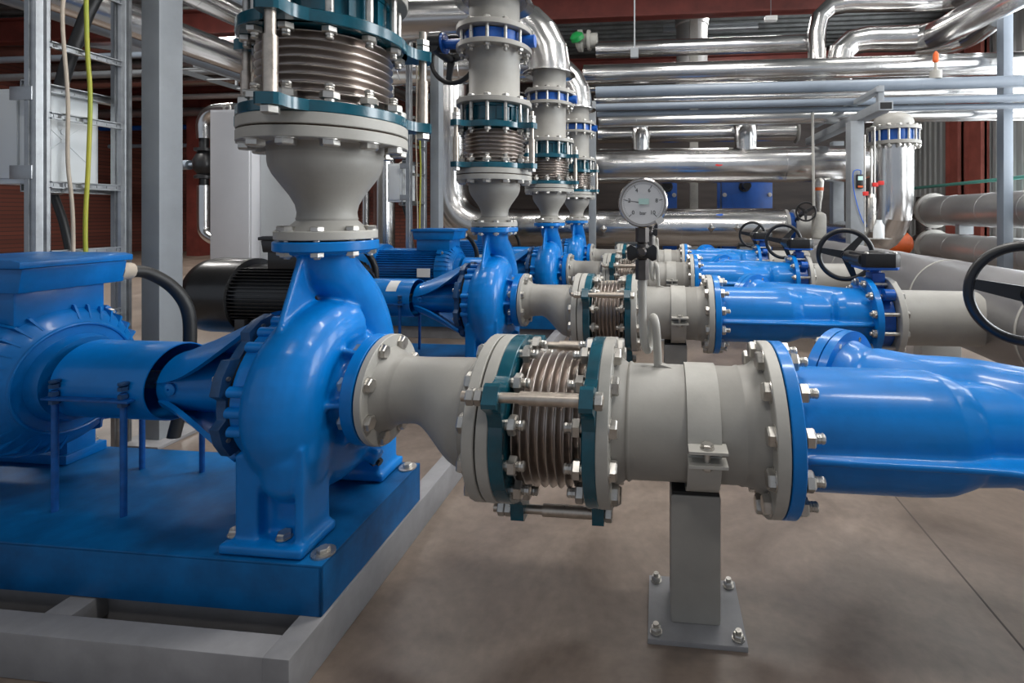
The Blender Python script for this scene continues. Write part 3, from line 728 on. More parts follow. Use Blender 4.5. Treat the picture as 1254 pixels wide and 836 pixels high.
MB().box(-1.60, -1.545, FY0-.004, FY0+.002, 0, .082).build('weld_plate', 'frame', t, bevel=.002)

# big grey header on the right
HX, HR = 1.79, .242
t = thing('header_pipe', 'very large grey clad header pipe running away along the right side', 'pipe', (HX, 3, 0))
h = MB().lathe((HX, 0, ZJ), (0, 1, 0), [(-1.2, HR), (5.9, HR), (6.02, HR*.8), (6.08, HR*.4), (6.09, .01)], 96); h.build('cladding', 'alum', t, ang=50)
for y in (.7, 1.9, 2.3, 3.2, 3.9, 4.6, 5.3): MB().ring((HX, 0, ZJ), (0, 1, 0), y-.007, y+.007, HR-.01, HR+.003, 96, .001).build('seam_band', 'lgrey', t)
for y in (.1, 3.35, 5.6):
    MB().box(HX-.12, HX+.12, y-.05, y+.05, 0, ZJ-HR+.03).build('pedestal', 'grey', t, bevel=.004)

# ================================================================== left side: ladders, boxes, column, cabinet
def channel(x, y, z0, z1, w=.055, d=.041):
    pts = [(-d/2, -w/2), (d/2-.006, -w/2), (d/2, -w/2+.006), (d/2, -w/2+.017), (d/2-.009, -w/2+.021), (d/2-.009, w/2-.021), (d/2, w/2-.017), (d/2, w/2-.006), (d/2-.006, w/2), (-d/2, w/2)]
    q = MB().prism(pts, (x, y, 0), (1, 0, 0), (0, 1, 0), (0, 0, 1), z0, z1)
    q.box(x-.004, x+.004, y-w/2-.004, y-w/2+.001, z0, z1); return q
def ladder(dx, dy, label, cable_labels, box_label):
    LX = -2.30+dx; ya, yb = 1.602+dy, 1.888+dy
    t = thing('cable_ladder', label, 'cable ladder', (LX, (ya+yb)/2, 0), 'vertical cable ladders')
    channel(LX, ya, 0, 3.4).build('post', 'galv', t); channel(LX, yb, 0, 3.4).build('post', 'galv', t)
    for z in (.33, .59, .85, 1.112, 1.374, 1.64, 1.905, 2.17, 2.44, 2.7, 2.97):
        r = MB().box(LX+.014, LX+.030, ya+.02, yb-.02, z-.013, z-.009); r.box(LX+.014, LX+.030, ya+.02, yb-.02, z+.009, z+.013); r.box(LX+.012, LX+.016, ya+.02, yb-.02, z-.012, z+.012)
        for i in range(7): yy = ya+.045+i*.036; r.box(LX+.0155, LX+.018, yy-.011, yy+.011, z-.005, z+.005)
        r.build('rung', 'galv', t)
    bx = thing('junction_box', box_label, 'junction box', (LX-.16, ya+.12, 1.11), 'boxes on the cable ladders')
    bm_ = MB().box(LX-.22, LX-.075, ya+.01, yb-.03, 1.115, 1.475).build('box_body', 'box', bx, bevel=.006)
    cvr = MB().box(LX-.20, LX-.095, ya+.001, ya+.010, 1.135, 1.455); cvr.build('side_cover', 'box', bx, bevel=.003)
    ft = MB()
    for s_ in (-1, 1):
        for s2 in (-1, 1): ft.obox((LX-.0745, (ya+yb)/2-.01+s_*.05, 1.295+s2*.05), (.0015, 0, 0), (0, .045, .045*s_*s2), (0, -.002, .002*s_*s2))
    ft.lathe((LX-.076, (ya+yb)/2-.01, 1.33), (1, 0, 0), [(0, .012), (.004, .012)], 20); ft.build('moulded_cross', 'box', bx)
    for z in (1.10, 1.487):
        r = MB().box(LX-.07, LX-.03, ya-.005, yb+.01, z-.016, z-.012); r.box(LX-.07, LX-.03, ya-.005, yb+.01, z+.012, z+.016); r.box(LX-.07, LX-.066, ya-.005, yb+.01, z-.015, z+.015)
        for i in range(6): yy = ya+.05+i*.042; r.box(LX-.067, LX-.064, yy-.014, yy+.014, z-.005, z+.005)
        r.build('mounting_rail', 'galv', bx)
    for z in (1.155, 1.445):
        MB().box(LX-.075, LX+.018, ya-.033, ya-.028, z-.025, z+.025).build('bracket', 'galv', bx, bevel=.001)
    cx = LX-.14
    MB().lathe((cx, yb-.12, 1.47), DZ, [(0, .05), (.02, .05), (.035, .03)], 24).build('top_gland', 'beige', bx)
    MB().lathe((cx, yb-.14, 1.115), (0, 0, -1), [(0, .04), (.025, .04), (.035, .02)], 24).build('bottom_gland', 'beige', bx)
    k = []
    q = MB().tube(cr([(LX+.0, yb-.03, 3.0), (LX-.0, yb-.06, 2.1), (LX-.05, yb-.10, 1.80), (cx+.04, yb-.12, 1.62), (cx, yb-.12, 1.50)], 6), .022, 16).build('power_cable', 'rubber'); tag(q, cable_labels[0], 'cable')
    q = MB().tube(cr([(cx, yb-.14, 1.085), (cx+.05, yb-.13, .9), (LX-.02, yb-.13, .5), (LX-.02, yb-.12, .0)], 6), .014, 14).build('power_cable', 'rubber'); tag(q, cable_labels[1], 'cable')
    q = MB().tube(cr([(LX+.028, ya+.125, 3.0), (LX+.038, ya+.125, 1.80), (LX+.042, ya+.135, 1.48), (LX+.040, ya+.130, 1.2), (LX+.040, ya+.12, .9), (LX+.04, ya+.14, .4), (LX+.04, ya+.13, .0)], 6), .0072, 10).build('earth_cable', 'yg'); tag(q, cable_labels[2], 'cable')
    q = MB().tube(cr([(LX+.038, ya+.075, 3.0), (LX+.038, ya+.06, 2.0), (LX+.04, ya+.045, 1.75), (LX+.04, ya+.062, 1.45), (LX+.04, ya+.062, 1.2), (LX+.04, ya+.08, .9), (LX+.04, ya+.07, .0)], 6), .006, 10).build('control_cable', 'beige'); tag(q, cable_labels[3], 'cable')
ladder(0, 0, 'galvanised vertical cable ladder at the far left, nearest the camera', ['thick black cable entering the top of the left junction box', 'black cable leaving the underside of the left junction box',
       'yellow and green earth cable tied down the left ladder', 'beige control cable tied down the left ladder'], 'pale grey junction box on the nearest cable ladder')
ladder(0, 2*S, 'galvanised vertical cable ladder behind the first discharge cone', ['black cable entering the junction box behind the first cone', 'black cable under the junction box behind the first cone',
       'yellow earth cable on the ladder behind the first cone', 'beige cable on the ladder behind the first cone'], 'pale grey junction box on the ladder behind the first cone')
ladder(.28, 4.5, 'galvanised cable ladder beside the second discharge cone, farther back', ['black cable entering the junction box behind the second cone', 'black cable under the junction box behind the second cone',
       'yellow earth cable on the ladder beside the second cone', 'beige cable on the ladder beside the second cone'], 'pale grey junction box on the ladder beside the second cone')

def column(x0, x1, y0, y1, z1, label, m='steel', base=True):
    t = thing('steel_column', label, 'column', ((x0+x1)/2, (y0+y1)/2, 0), 'grey steel columns')
    MB().box(x0, x1, y0, y1, .0, z1).build('shaft', m, t, bevel=.006)
    if base: MB().box(x0-.06, x1+.06, y0-.06, y1+.06, 0, .015).build('base_plate', 'frame', t, bevel=.002)
    return t
column(-2.255, -2.166, 1.927, 2.035, 4.9, 'tall grey box column between the ladder and white cabinet')
column(-2.255, -2.166, 1.927+2*S, 2.035+2*S, 4.9, 'grey box column behind, between the first and second risers')

# control cabinets
t = thing('control_cabinet', 'tall white control cabinet behind the black motor', 'cabinet', (-4.2, 4.75, 0))
MB().box(-4.49, -4.035, 4.5, 5.0, 0, 2.05).build('cabinet_body', 'white', t, bevel=.004)
MB().box(-4.47, -4.055, 4.488, 4.5, .08, 2.03).build('door', 'white', t, bevel=.003)
MB().torus((-4.40, 4.6, 2.09), (0, 1, 0), .035, .011, 24, 8).build('lifting_eye', 'zinc', t)
t = thing('control_cabinet', 'grey side cabinet adjoining the white cabinet, under the first cone', 'cabinet', (-3.75, 4.85, 0))
MB().box(-4.03, -3.35, 4.6, 5.1, 0, 2.03).build('cabinet_body', 'box', t, bevel=.004)
MB().box(-3.72, -3.42, 4.55, 4.6, 1.28, 1.72).build('display_housing', 'white', t, bevel=.004)

# ================================================================== pipework at the back
def clad(name, label, path, r, m='alu', cat='pipe', group=None, bands=(), seg=40, smoothn=0, ang=30):
    P = cr(path, smoothn) if smoothn else [Vector(p) for p in path]
    c = P[0].copy(); o = None
    b = MB().tube(P, r, seg)
    for p, d in bands: b.ring(p, d, -.012, .012, r*.96, r*1.015, seg, .001)
    e = thing(name, label, cat, (P[0]+P[-1])/2, group)
    b.build('cladding' if m.startswith('alu') else 'pipe_wall', m, e, ang=ang)
    return e
def xrun(label, v0, v1, Y, x0, x1, m='alu', name='ceiling_pipe', group='pipes along the back rack', step=1.2):
    """straight run along X whose top and bottom edges show at v0, v1 above image column 1000"""
    a, b = at(1000, v0, Y), at(1000, v1, Y); z = (a.z+b.z)/2; r = abs(a.z-b.z)/2*.985
    xs = []; x = x0+.5
    while x < x1: xs.append(((x, Y, z), DX)); x += step*(1+.3*random.random())
    return clad(name, label, [(x0, Y, z), (x1, Y, z)], r, m, group=group, bands=xs), z, r

xrun('uppermost straight aluminium pipe, ending left in a green valve', 42, 63, 7.2, at(715, 50, 7.2).x+.19, 2.10)
P2, z2, r2 = xrun('long aluminium pipe under the two vertical bends, spanning to the right edge', 71, 97, 6.6, -1.0, 5.5)
xrun('thinner aluminium pipe tucked just below the long bright one', 98, 107, 7.0, -1.0, 5.5)
P3, z3, r3 = xrun('upper blue-grey painted pipe on the rack, thickest of the painted three', 99, 113, 5.9, -.75, 5.5, 'pgrey', step=2.5)
xrun('aluminium pipe between the upper and middle painted pipes', 110, 124, 6.9, -.9, 5.5)
xrun('middle blue-grey painted pipe on the rack', 121, 130, 5.9, -.75, 5.5, 'pgrey', step=2.5)
xrun('lowest thin blue-grey painted pipe on the rack', 131, 138, 6.0, -.75, 5.5, 'pgrey', step=2.5)
xrun('aluminium pipe just below the painted pipes', 136, 152, 6.6, -.8, 5.5)
P8, z8, r8 = xrun('short aluminium pipe ending in a flange behind the hanging conduit', 150, 172, 7.4, -.9, 2.0)
MB().ring((2.0, 7.4, z8), DX, 0, .03, .02, r8*1.35).build('end_flange', 'grey', P8)
# big upper and lower distribution pipes
Y9 = 6.9
b9 = MB().lathe((0, Y9, 1.68), DX, [(-.9, .245), (2.55, .245), (2.80, .20), (3.02, .10), (3.12, .02)], 64)
for x in (-.55, .25, .62, 1.7): b9.ring((x, Y9, 1.68), DX, -.008, .008, .24, .2475, 64, .001)
t = thing('distribution_pipe', 'big aluminium pipe with a red arrow crossing behind the gauge', 'pipe', (1, Y9, 1.68), 'big distribution pipes'); b9.build('cladding', 'alu', t, ang=30)
def arrow(parent, c, s, m, sgn):
    MB().prism([(-1*sgn, 0), (-.2*sgn, .35), (-.2*sgn, .12), (1*sgn, .12), (1*sgn, -.12), (-.2*sgn, -.35)], c, Vector((s, 0, 0)), Vector((0, 0, s)), (0, -1, 0), 0, .003).build('flow_arrow', m, parent)
p = at(880, 202, Y9-.246); arrow(t, (p.x, Y9-.246, p.z), .05, 'redm', 1)
for x, h in ((-.24, .3), (1.2, .3)):
    q = MB().tube(cr([(x, Y9, 1.88), (x, Y9, 2.10), (x-.01, Y9+.05, 2.24), (x-.02, Y9+.28, 2.30)], 5), .125 if x < 0 else .155, 32)
    o = q.build('branch_bend', 'alu'); tag(o, 'short aluminium bend rising from the big pipe, %s of the two' % ('left' if x < 0 else 'right'), 'pipe', 'short bends on the big pipe')
Y10 = 6.9
t = thing('distribution_pipe', 'big aluminium pipe with a blue arrow, lower of the two behind the gauge', 'pipe', (0, Y10, .82), 'big distribution pipes')
b10 = MB().tube(cr([(-3.05, Y10, 3.0), (-3.05, Y10, 2.0), (-3.05, Y10, 1.35), (-2.93, Y10, 1.02), (-2.65, Y10, .84), (-2.2, Y10, .82), (-1.0, Y10, .82), (1.70, Y10, .82)], 6), .265, 56)
for x in (-1.6, -.6, .32, 1.05): b10.ring((x, Y10, .82), DX, -.008, .008, .26, .2675, 56, .001)
b10.build('cladding', 'alu', t, ang=25)
p = at(881, 261, Y10-.2); arrow(t, (p.x, Y10-.262, p.z-.02), .05, 'bluem', -1)
for u, v_ in ((739, 280), (871, 279), (903, 279)):
    p = at(u, v_, Y10-.26); MB().lathe((p.x, Y10-.245, p.z), (0, -1, 0), [(0, .075), (.01, .07), (.05, .01)], 4).build('access_cap', 'alu', t)
for x in (-.4, 1.3):
    MB().box(x-.2, x+.2, Y10-.15, Y10+.15, .45, .56).build('saddle', 'steel', t, bevel=.004); MB().box(x-.05, x+.05, Y10-.05, Y10+.05, 0, .46).build('support_leg', 'steel', t, bevel=.004)
# flange and wheel valve at the right end of the lower pipe
t = thing('gate_valve', 'small black wheel valve with blue body at the right end of lower big pipe', 'valve', (1.8, 6.6, .85))
vb = MB().lathe((0, Y10, .82), DX, [(1.71, .10), (1.71, .245), (1.75, .245), (1.75, .19), (1.82, .19), (1.82, .245), (1.86, .245), (1.86, .16), (2.2, .16), (2.2, .10)], 40, True); vb.build('valve_body', 'beigefl', t)
MB().lathe((0, Y10, .82), DX, [(1.752, .15), (1.752, .205), (1.818, .205), (1.818, .15)], 40, True).build('wafer', 'bluedk', t)
p = at(987, 259, 6.35); wheel(t, (p.x, 6.35, p.z), (-.1, -1, 0), .115, ph=.5, r=.012)
MB().tube([(p.x, 6.38, p.z), (p.x, 6.62, p.z-.05), (p.x-.02, 6.8, .86)], .03, 12).build('stem', 'black', t)
# expansion vessel with its conduit
p = at(1003, 276, 6.45)
t = thing('expansion_vessel', 'small white upright cylinder with red banded valve on top', 'vessel', (p.x, 6.45, 0))
MB().lathe((p.x, 6.45, 0), DZ, [(0, .06), (.70, .06), (.70, .085), (.715, .088), (.96, .088), (1.0, .08), (1.02, .05), (1.03, .03)], 32).build('vessel_body', 'lgrey', t)
MB().lathe((p.x, 6.45, 0), DZ, [(1.03, .02), (1.15, .03), (1.22, .045), (1.30, .05), (1.42, .06), (1.46, .03)], 20).build('fitting_stack', 'zinc', t)
MB().lathe((p.x, 6.45, 0), DZ, [(1.30, .056), (1.34, .056)], 20).build('red_band', 'orange', t)
p = at(995, 135, 6.0); q = MB().tube([(p.x, 6.0, p.z), (p.x+.015, 6.0, 1.10)], .016, 10).build('conduit', 'lgrey'); tag(q, 'thin pale vertical conduit hanging in front of the big pipes', 'conduit')
# steel rack frame at the right
t = thing('rack_frame', 'grey steel pipe rack column with bracket arms beside the clad elbow', 'rack', (2.0, 5.25, 0))
MB().box(2.13, 2.275, 5.68, 5.83, 0, 2.04).build('column', 'steel', t, bevel=.005)
MB().box(2.20, 2.34, 5.15, 7.6, 2.04, 2.135).build('bracket_arm', 'steel', t, bevel=.005)
MB().box(2.215, 2.325, 5.146, 5.152, 2.055, 2.12).build('hollow_shade', 'dark', t)  # dark plate painted for the shade inside the hollow arm
MB().box(2.26, 2.32, 5.3, 5.36, 2.135, 2.33).build('stub_post', 'steel', t, bevel=.004)
MB().box(2.23, 2.31, 5.28, 7.4, 2.26, 2.31).build('bracket_arm', 'steel', t, bevel=.004)
MB().box(2.48, 2.63, 7.25, 7.40, 0, 2.04).build('column', 'steel', t, bevel=.005)
p = at(1052, 222, 5.68)
t = thing('handheld_meter', 'small dark handheld meter with blue lead hung on grey column', 'meter', (p.x, 5.67, p.z))
MB().box(p.x-.035, p.x+.035, 5.645, 5.679, p.z-.08, p.z+.075).build('meter_body', 'black', t, bevel=.006)
MB().box(p.x-.026, p.x+.026, 5.642, 5.646, p.z+.01, p.z+.055).build('screen', 'lcd', t); MB().box(p.x-.026, p.x+.026, 5.642, 5.646, p.z-.07, p.z-.05).build('lower_bumper', 'orange', t)
MB().tube(cr([(p.x+.01, 5.665, p.z+.07), (p.x-.0, 5.645, p.z+.12), (p.x-.07, 5.655, p.z+.10), (p.x-.06, 5.665, p.z-.1), (p.x+.0, 5.665, p.z-.35), (p.x+.06, 5.665, p.z-.5)], 6), .005, 8).build('lead', 'bluem', t)
# sampling rig beside the column
t = thing('sampling_rig', 'thin sampling tubes with red cocks and plastic bottle beside the column', 'sampling rig', (2.1, 5.0, .7))
for u, v0, v1, r_ in ((1059, 165, 284, .008), (1067, 182, 284, .012), (1071, 155, 240, .008)):
    a, b = at(u, v0, 5.0), at(u, v1, 5.0); MB().tube([a, b], r_, 10).build('tube', 'zinc', t)
a = at(1067, 250, 5.0); MB().lathe((a.x, 5.0, 0), DZ, [(a.z-.25, .02), (a.z-.2, .04), (a.z+.05, .042), (a.z+.1, .02)], 16).build('filter_bowl', 'zinc', t)
for u, v_ in ((1072, 226), (1079, 224), (1060, 237)): p = at(u, v_, 4.98); MB().box(p.x-.025, p.x+.025, 4.97, 4.99, p.z-.02, p.z+.02).build('cock', 'redm', t, bevel=.004)
p = at(1076, 280, 4.98); MB().lathe((p.x, 4.98, 0), DZ, [(p.z-.09, .05), (p.z+.03, .05), (p.z+.06, .03), (p.z+.085, .03)], 20).build('sample_bottle', 'box', t)
MB().box(p.x-.16, p.x+.1, 4.93, 5.05, p.z-.10, p.z-.09).build('shelf', 'zinc', t)

# vertical clad riser with valve flange at the right
VX, VY, VR = 2.70, 5.95, .205
t = thing('clad_riser', 'shiny aluminium clad riser with segmented elbow under a blue flanged valve', 'pipe', (VX, VY, .4))
pp = [(VX, VY, 1.79), (VX, VY, 1.40), (VX, VY, 1.12)]+[(VX-.10*(1-math.cos(R(a))), VY+.42*(1-math.cos(R(a))), 1.12-.42*math.sin(R(a))) for a in (18, 36, 54, 72, 90)]
pp.append((VX-.1, VY+2.4, .70))
b = MB().tube(pp, VR, 48); b.build('cladding', 'alu', t, ang=12)
t = thing('wafer_valve', 'blue wafer valve between grey flanges above the shiny clad riser', 'valve', (VX, VY, 1.9))
MB().lathe((VX, VY, 0), DZ, [(1.832, .10), (1.832, .235), (1.952, .235), (1.952, .10)], 48, True).build('valve_body', 'bluedk', t)
MB().ring((VX, VY, 0), DZ, 1.79, 1.83, .1, .28).build('flange', 'grey', t); MB().ring((VX, VY, 0), DZ, 1.954, 1.99, .1, .28).build('flange', 'grey', t)
bolts(t, 16, .255, (VX, VY, 0), DZ, 1.99, 1, .026, .02, .21, .01)
t = thing('domed_stub', 'grey domed pipe stub rising from the blue flanged valve at right', 'pipe', (VX, VY, 1.99))
MB().lathe((VX, VY, 0), DZ, [(1.99, .21), (2.06, .21), (2.11, .19), (2.15, .13), (2.165, .04)], 40).build('dome', 'grey', t)

# two big pipes bending out towards the camera at upper right
def poly(name, label, pts, r, group=None, m='alu'):
    return clad(name, label, pts, r, m, group=group, seg=44)
z0 = 2.86
p1 = at(1001, 0, 6.5)
def bend(pts, rad, n=5):
    """round the corners of a polyline with short mitred segments"""
    P = [Vector(p) for p in pts]; out = [P[0]]
    for i in range(1, len(P)-1):
        a = (P[i-1]-P[i]).normalized(); b = (P[i+1]-P[i]).normalized()
        for k in range(n+1): t_ = k/n; out.append((P[i]+a*rad)*(1-t_)**2+P[i]*2*t_*(1-t_)+(P[i]+b*rad)*t_*t_)
    return out+[P[-1]]
a = at(1000, 102, 7.0); b = at(1000, 5, 7.0); c = at(1172, 2, 6.9); d = at(1290, -75, 4.7)
clad('clad_pipe', 'upper aluminium bend rising from the long pipe and turning right', bend([a, b, c, d], .40, 3), .120, ang=10, group='clad bends at upper right', bands=[])
a = at(1027, 100, 6.98); b = at(1027, 49, 6.98); c = at(1140, 47, 6.9); d = at(1300, -40, 4.6)
clad('clad_pipe', 'lower thicker aluminium bend sweeping from the long pipe towards top right', bend([a, b, c, d], .36, 3), .170, ang=10, group='clad bends at upper right', bands=[])
a = at(1120, 60, 7.3); b = at(1180, 52, 7.1); c = at(1222, 20, 6.32)
clad('clad_pipe', 'aluminium pipe under the sweeping bend at the top right corner', bend([a, b, c], .3, 3), .13, ang=10, group='clad bends at upper right', bands=[])
p = at(1146, 78, 5.9)
t = thing('safety_valve', 'grey pipe stub with orange cap standing on the upper painted pipe', 'valve', (p.x, 5.9, p.z))
MB().lathe((p.x, 5.9, 0), DZ, [(z3+r3-.015, .062), (z3+r3+.075, .062), (z3+r3+.085, .018), (z3+r3+.19, .018)], 20).build('stub', 'lgrey', t)
MB().lathe((p.x, 5.9, 0), DZ, [(z3+r3+.17, .018), (z3+r3+.19, .032), (z3+r3+.27, .028), (z3+r3+.30, .010)], 12).build('cap', 'orange', t)

# green valve on the left end of the uppermost straight pipe
p = at(715, 50, 7.2)
t = thing('end_valve', 'valve with green knob and steel flange at the left end of the uppermost pipe', 'valve', (p.x, 7.2, p.z))
MB().lathe((0, 7.2, p.z), DX, [(p.x-.12, .09), (p.x-.08, .16), (p.x-.02, .16), (p.x, .10), (p.x+.06, .10), (p.x+.06, .15), (p.x+.10, .15), (p.x+.10, .11), (p.x+.20, .11)], 28).build('valve_body', 'lgrey', t)
q = at(707, 45, 7.0); MB().lathe((q.x, 7.0, q.z-.02), (-.3, -.6, .7), [(-.06, .03), (-.02, .10), (.04, .10), (.08, .05), (.085, .01)], 24).build('green_knob', 'green', t)
MB().tube([(q.x, 7.0, q.z-.05), (p.x, 7.2, p.z)], .04, 10).build('valve_stem', 'zinc', t)
# vertical duct and roof steel
t = thing('flue_duct', 'wide vertical aluminium flue rising through the roof at top centre', 'duct', (.6, 9, 3.4))
MB().lathe((.61, 9, 0), DZ, [(3.0, .28), (4.4, .28), (4.42, .30), (4.6, .30), (4.62, .22), (5.0, .22)], 48).build('duct_wall', 'aluw', t)
def beam(label, x0, x1, y, z0, z1, m='red', w=.2, name='roof_beam', group='roof beams'):
    b = MB().box(x0, x1, y-w/2, y+w/2, z0, z0+.03); b.box(x0, x1, y-w/2, y+w/2, z1-.03, z1); b.box(x0, x1, y-.01, y+.01, z0, z1)
    o = b.build(name, m); return tag(o, label, 'beam', group)
beam('oxide red roof beam crossing the top centre', -13.9, 5.7, 7.7, 4.08, 4.5)
beam('oxide red roof beam farther back, low behind the upper pipes', -13.9, 5.7, 10.5, 3.9, 4.35)
beam('grey purlin frame beam beside the flue', .1, 1.9, 9.6, 4.55, 4.66, 'steel', .1); beam('lower grey purlin frame beam right of the flue', .9, 2.0, 9.6, 4.12, 4.22, 'steel', .1)
p = at(944, 23, 7.6); t = thing('emergency_lamp', 'small white rectangular lamp hung under the roof', 'lamp', p)
MB().box(p.x-.09, p.x+.09, 7.55, 7.65, p.z-.035, p.z+.035).build('lamp_housing', 'label', t, bevel=.01); MB().box(p.x-.004, p.x+.004, 7.596, 7.604, p.z+.035, ZC).build('hanger', 'steel', t)
for u, v1, lb in ((777, 65, 'thin vertical hanger rod in front of the uppermost pipe'), ):
    a = at(u, v1, 6.4); q = MB().tube([a, (a.x, a.y, ZC)], .011, 8); q.obox(a, (.05, 0, 0), (0, .03, 0), (0, 0, .06)); o = q.build('hanger_rod', 'steel'); tag(o, lb, 'hanger')
b = at(735, 5, 9); 

# pipes along the right wall
for v_, z, lb in ((256, 1.06, 'aluminium pipe along the right wall, upper of the pair'), (305, .46, 'aluminium pipe along the right wall, lower of the pair')):
    t = clad('wall_pipe', lb, [(4.55, 8.6, z), (4.55, 3.0, z)], .235, 'aluw', group='pipes along the right wall', bands=[((4.55, y, z), (0, 1, 0)) for y in (8.0, 7.2, 6.4, 5.6, 4.8)])
    MB().ring((4.55, 0, z), (0, 1, 0), 8.6, 8.66, .02, .29).build('end_flange', 'grey', t)
    for y in (7.8, 4.5): MB().box(4.45, 4.65, y-.05, y+.05, 0 if z < .8 else .70, z-.2).build('support', 'steel', t)
p = at(1085, 298, 8.2); t = thing('orange_actuator', 'orange valve actuator housing low behind the clad riser', 'actuator', (p.x, 8.2, 0))
MB().lathe((p.x, 8.2, p.z), DX, [(-.4, .12), (-.35, .18), (.3, .18), (.36, .12)], 28).build('housing', 'orange', t); MB().box(p.x-.1, p.x+.1, 8.1, 8.3, 0, p.z-.15).build('stand', 'steel', t)
p = at(1111, 280, 8.3); t = thing('flange_valve', 'bare metal flanged valve between the right wall pipes', 'valve', (p.x, 8.4, 0))
MB().lathe((4.55, 8.9, 0), DZ, [(.0, .12), (.55, .12), (.55, .2), (.6, .2), (.65, .13), (.9, .13), (.95, .2), (1.0, .2), (1.02, .13), (1.3, .13)], 24).build('valve_body', 'bronze', t)
column(at(1229, 300, 6.2).x, at(1241, 300, 6.2).x, 6.2, 6.32, 4.9, 'dark grey slim column at the far right before the wall pipes', 'pgrey')
for y, w_ in ((9.9, .34), (9.1, .30), (8.0, .38)):
    pass
for k, (y0_, y1_) in enumerate(((9.78, 10.2), (9.12, 9.60))):
    b = MB().box(X1-.20, X1-.06, y0_+.02, y0_+.05, 0, ZC); b.box(X1-.20, X1-.06, y1_-.03, y1_, 0, ZC); b.box(X1-.14, X1-.10, y0_+.02, y1_, 0, ZC)
    o = b.build('wall_column', 'red_lit'); tag(o, 'oxide red steel wall column, %s of the two at the right wall' % ('farther' if k == 0 else 'nearer'), 'column', 'red wall columns')
b = MB().tube([(X1-.42, 11.5, 1.55), (X1-.42, 4.0, 1.55)], .03, 10); o = b.build('guard_rail', 'rail'); tag(o, 'pale green rail running along the right wall', 'rail')
# plate heat exchangers seen below the upper big pipe
for x0, x1, lb in ((at(884, 240, 9).x, at(946, 240, 9).x, 'blue plate heat exchanger right of the gauge, between the big pipes'), (at(812, 240, 9).x, at(829, 240, 9).x, 'narrow blue heat exchanger peeking out beside the gauge')):
    t = thing('heat_exchanger', lb, 'heat exchanger', ((x0+x1)/2, 9.3, 0), 'blue heat exchangers')
    MB().box(x0, x1, 9.0, 9.05, .1, 1.75).build('end_plate', 'hx', t, bevel=.006); MB().box(x0+.06, x1-.06, 9.05, 9.7, .25, 1.65).build('plate_pack', 'zinc', t); MB().box(x0, x1, 9.7, 9.75, .0, 1.75).build('end_plate', 'hx', t, bevel=.006)
    ft = MB().box(x0, x1, 9.0, 9.75, 0, .1); ft.build('foot', 'hx', t)
    for x in (x0+.05, x1-.05):
        for z in (1.02, 1.35): bolt_at(t, (x, 8.998, z), (0, -1, 0), .035, .03, .05, nut=False)
    xm = (x0+x1)/2; MB().lathe((xm-.05, 8.98, 1.5), (0, -1, 0), [(0, .1), (.05, .1), (.05, .07), (.3, .07)], 20).build('nozzle', 'black', t)
column(at(845, 240, 8.3).x, at(855, 240, 8.3).x, 8.3, 8.4, 4.9, 'slim grey column between the two blue heat exchangers', 'lgrey')
column(at(721, 250, 6.2).x, at(729, 250, 6.2).x, 6.2, 6.3, 2.45, 'slim grey post beside the farthest riser', 'steel')
# vertical clad pipes between the cabinet and the second ladder
for u0, u1, Y, lb in ((458, 483, 6.2, 'thick vertical aluminium pipe right behind the first discharge cone'), (443, 452, 6.6, 'thin vertical aluminium pipe left of the thick one behind the cone')):
    a = at(u0, 250, Y); b = at(u1, 250, Y); r_ = (b.x-a.x)/2*.93
    clad('vertical_pipe', lb, [((a.x+b.x)/2, Y, 0), ((a.x+b.x)/2, Y, 3.2)], r_, group='vertical pipes behind the cone', bands=[(((a.x+b.x)/2, Y, z), DZ) for z in (.6, 1.2, 1.9)])
# thin valve riser left of the cabinet
p = at(250, 200, 6.5)
t = thing('valve_riser', 'clad riser with black valve between the grey column and white cabinet', 'pipe', (p.x, 6.5, 0))
MB().tube(cr([(p.x+.48, 6.5, 0), (p.x+.46, 6.5, .35), (p.x+.34, 6.5, .58), (p.x+.16, 6.5, .64), (p.x+.02, 6.5, .75), (p.x, 6.5, .95), (p.x, 6.5, 1.42)], 5), .085, 24).build('cladding', 'alu', t)
MB().lathe((p.x, 6.5, 0), DZ, [(1.42, .06), (1.52, .06), (1.52, .12), (1.56, .12), (1.58, .08), (1.66, .13), (1.78, .14), (1.90, .08), (1.92, .12), (1.96, .12), (1.96, .06), (2.2, .06)], 24).build('valve_body', 'black', t)
MB().tube(cr([(p.x, 6.5, 2.1), (p.x, 6.5, 2.35), (p.x+.15, 6.5, 2.5), (p.x+.5, 6.5, 2.52)], 5), .09, 20).build('upper_bend', 'alu', t)
MB().lathe((p.x-.08, 6.5, 1.72), (-1, 0, 0), [(0, .03), (.15, .03), (.15, .07), (.4, .07), (.42, .04)], 16).build('actuator', 'pgrey', t)

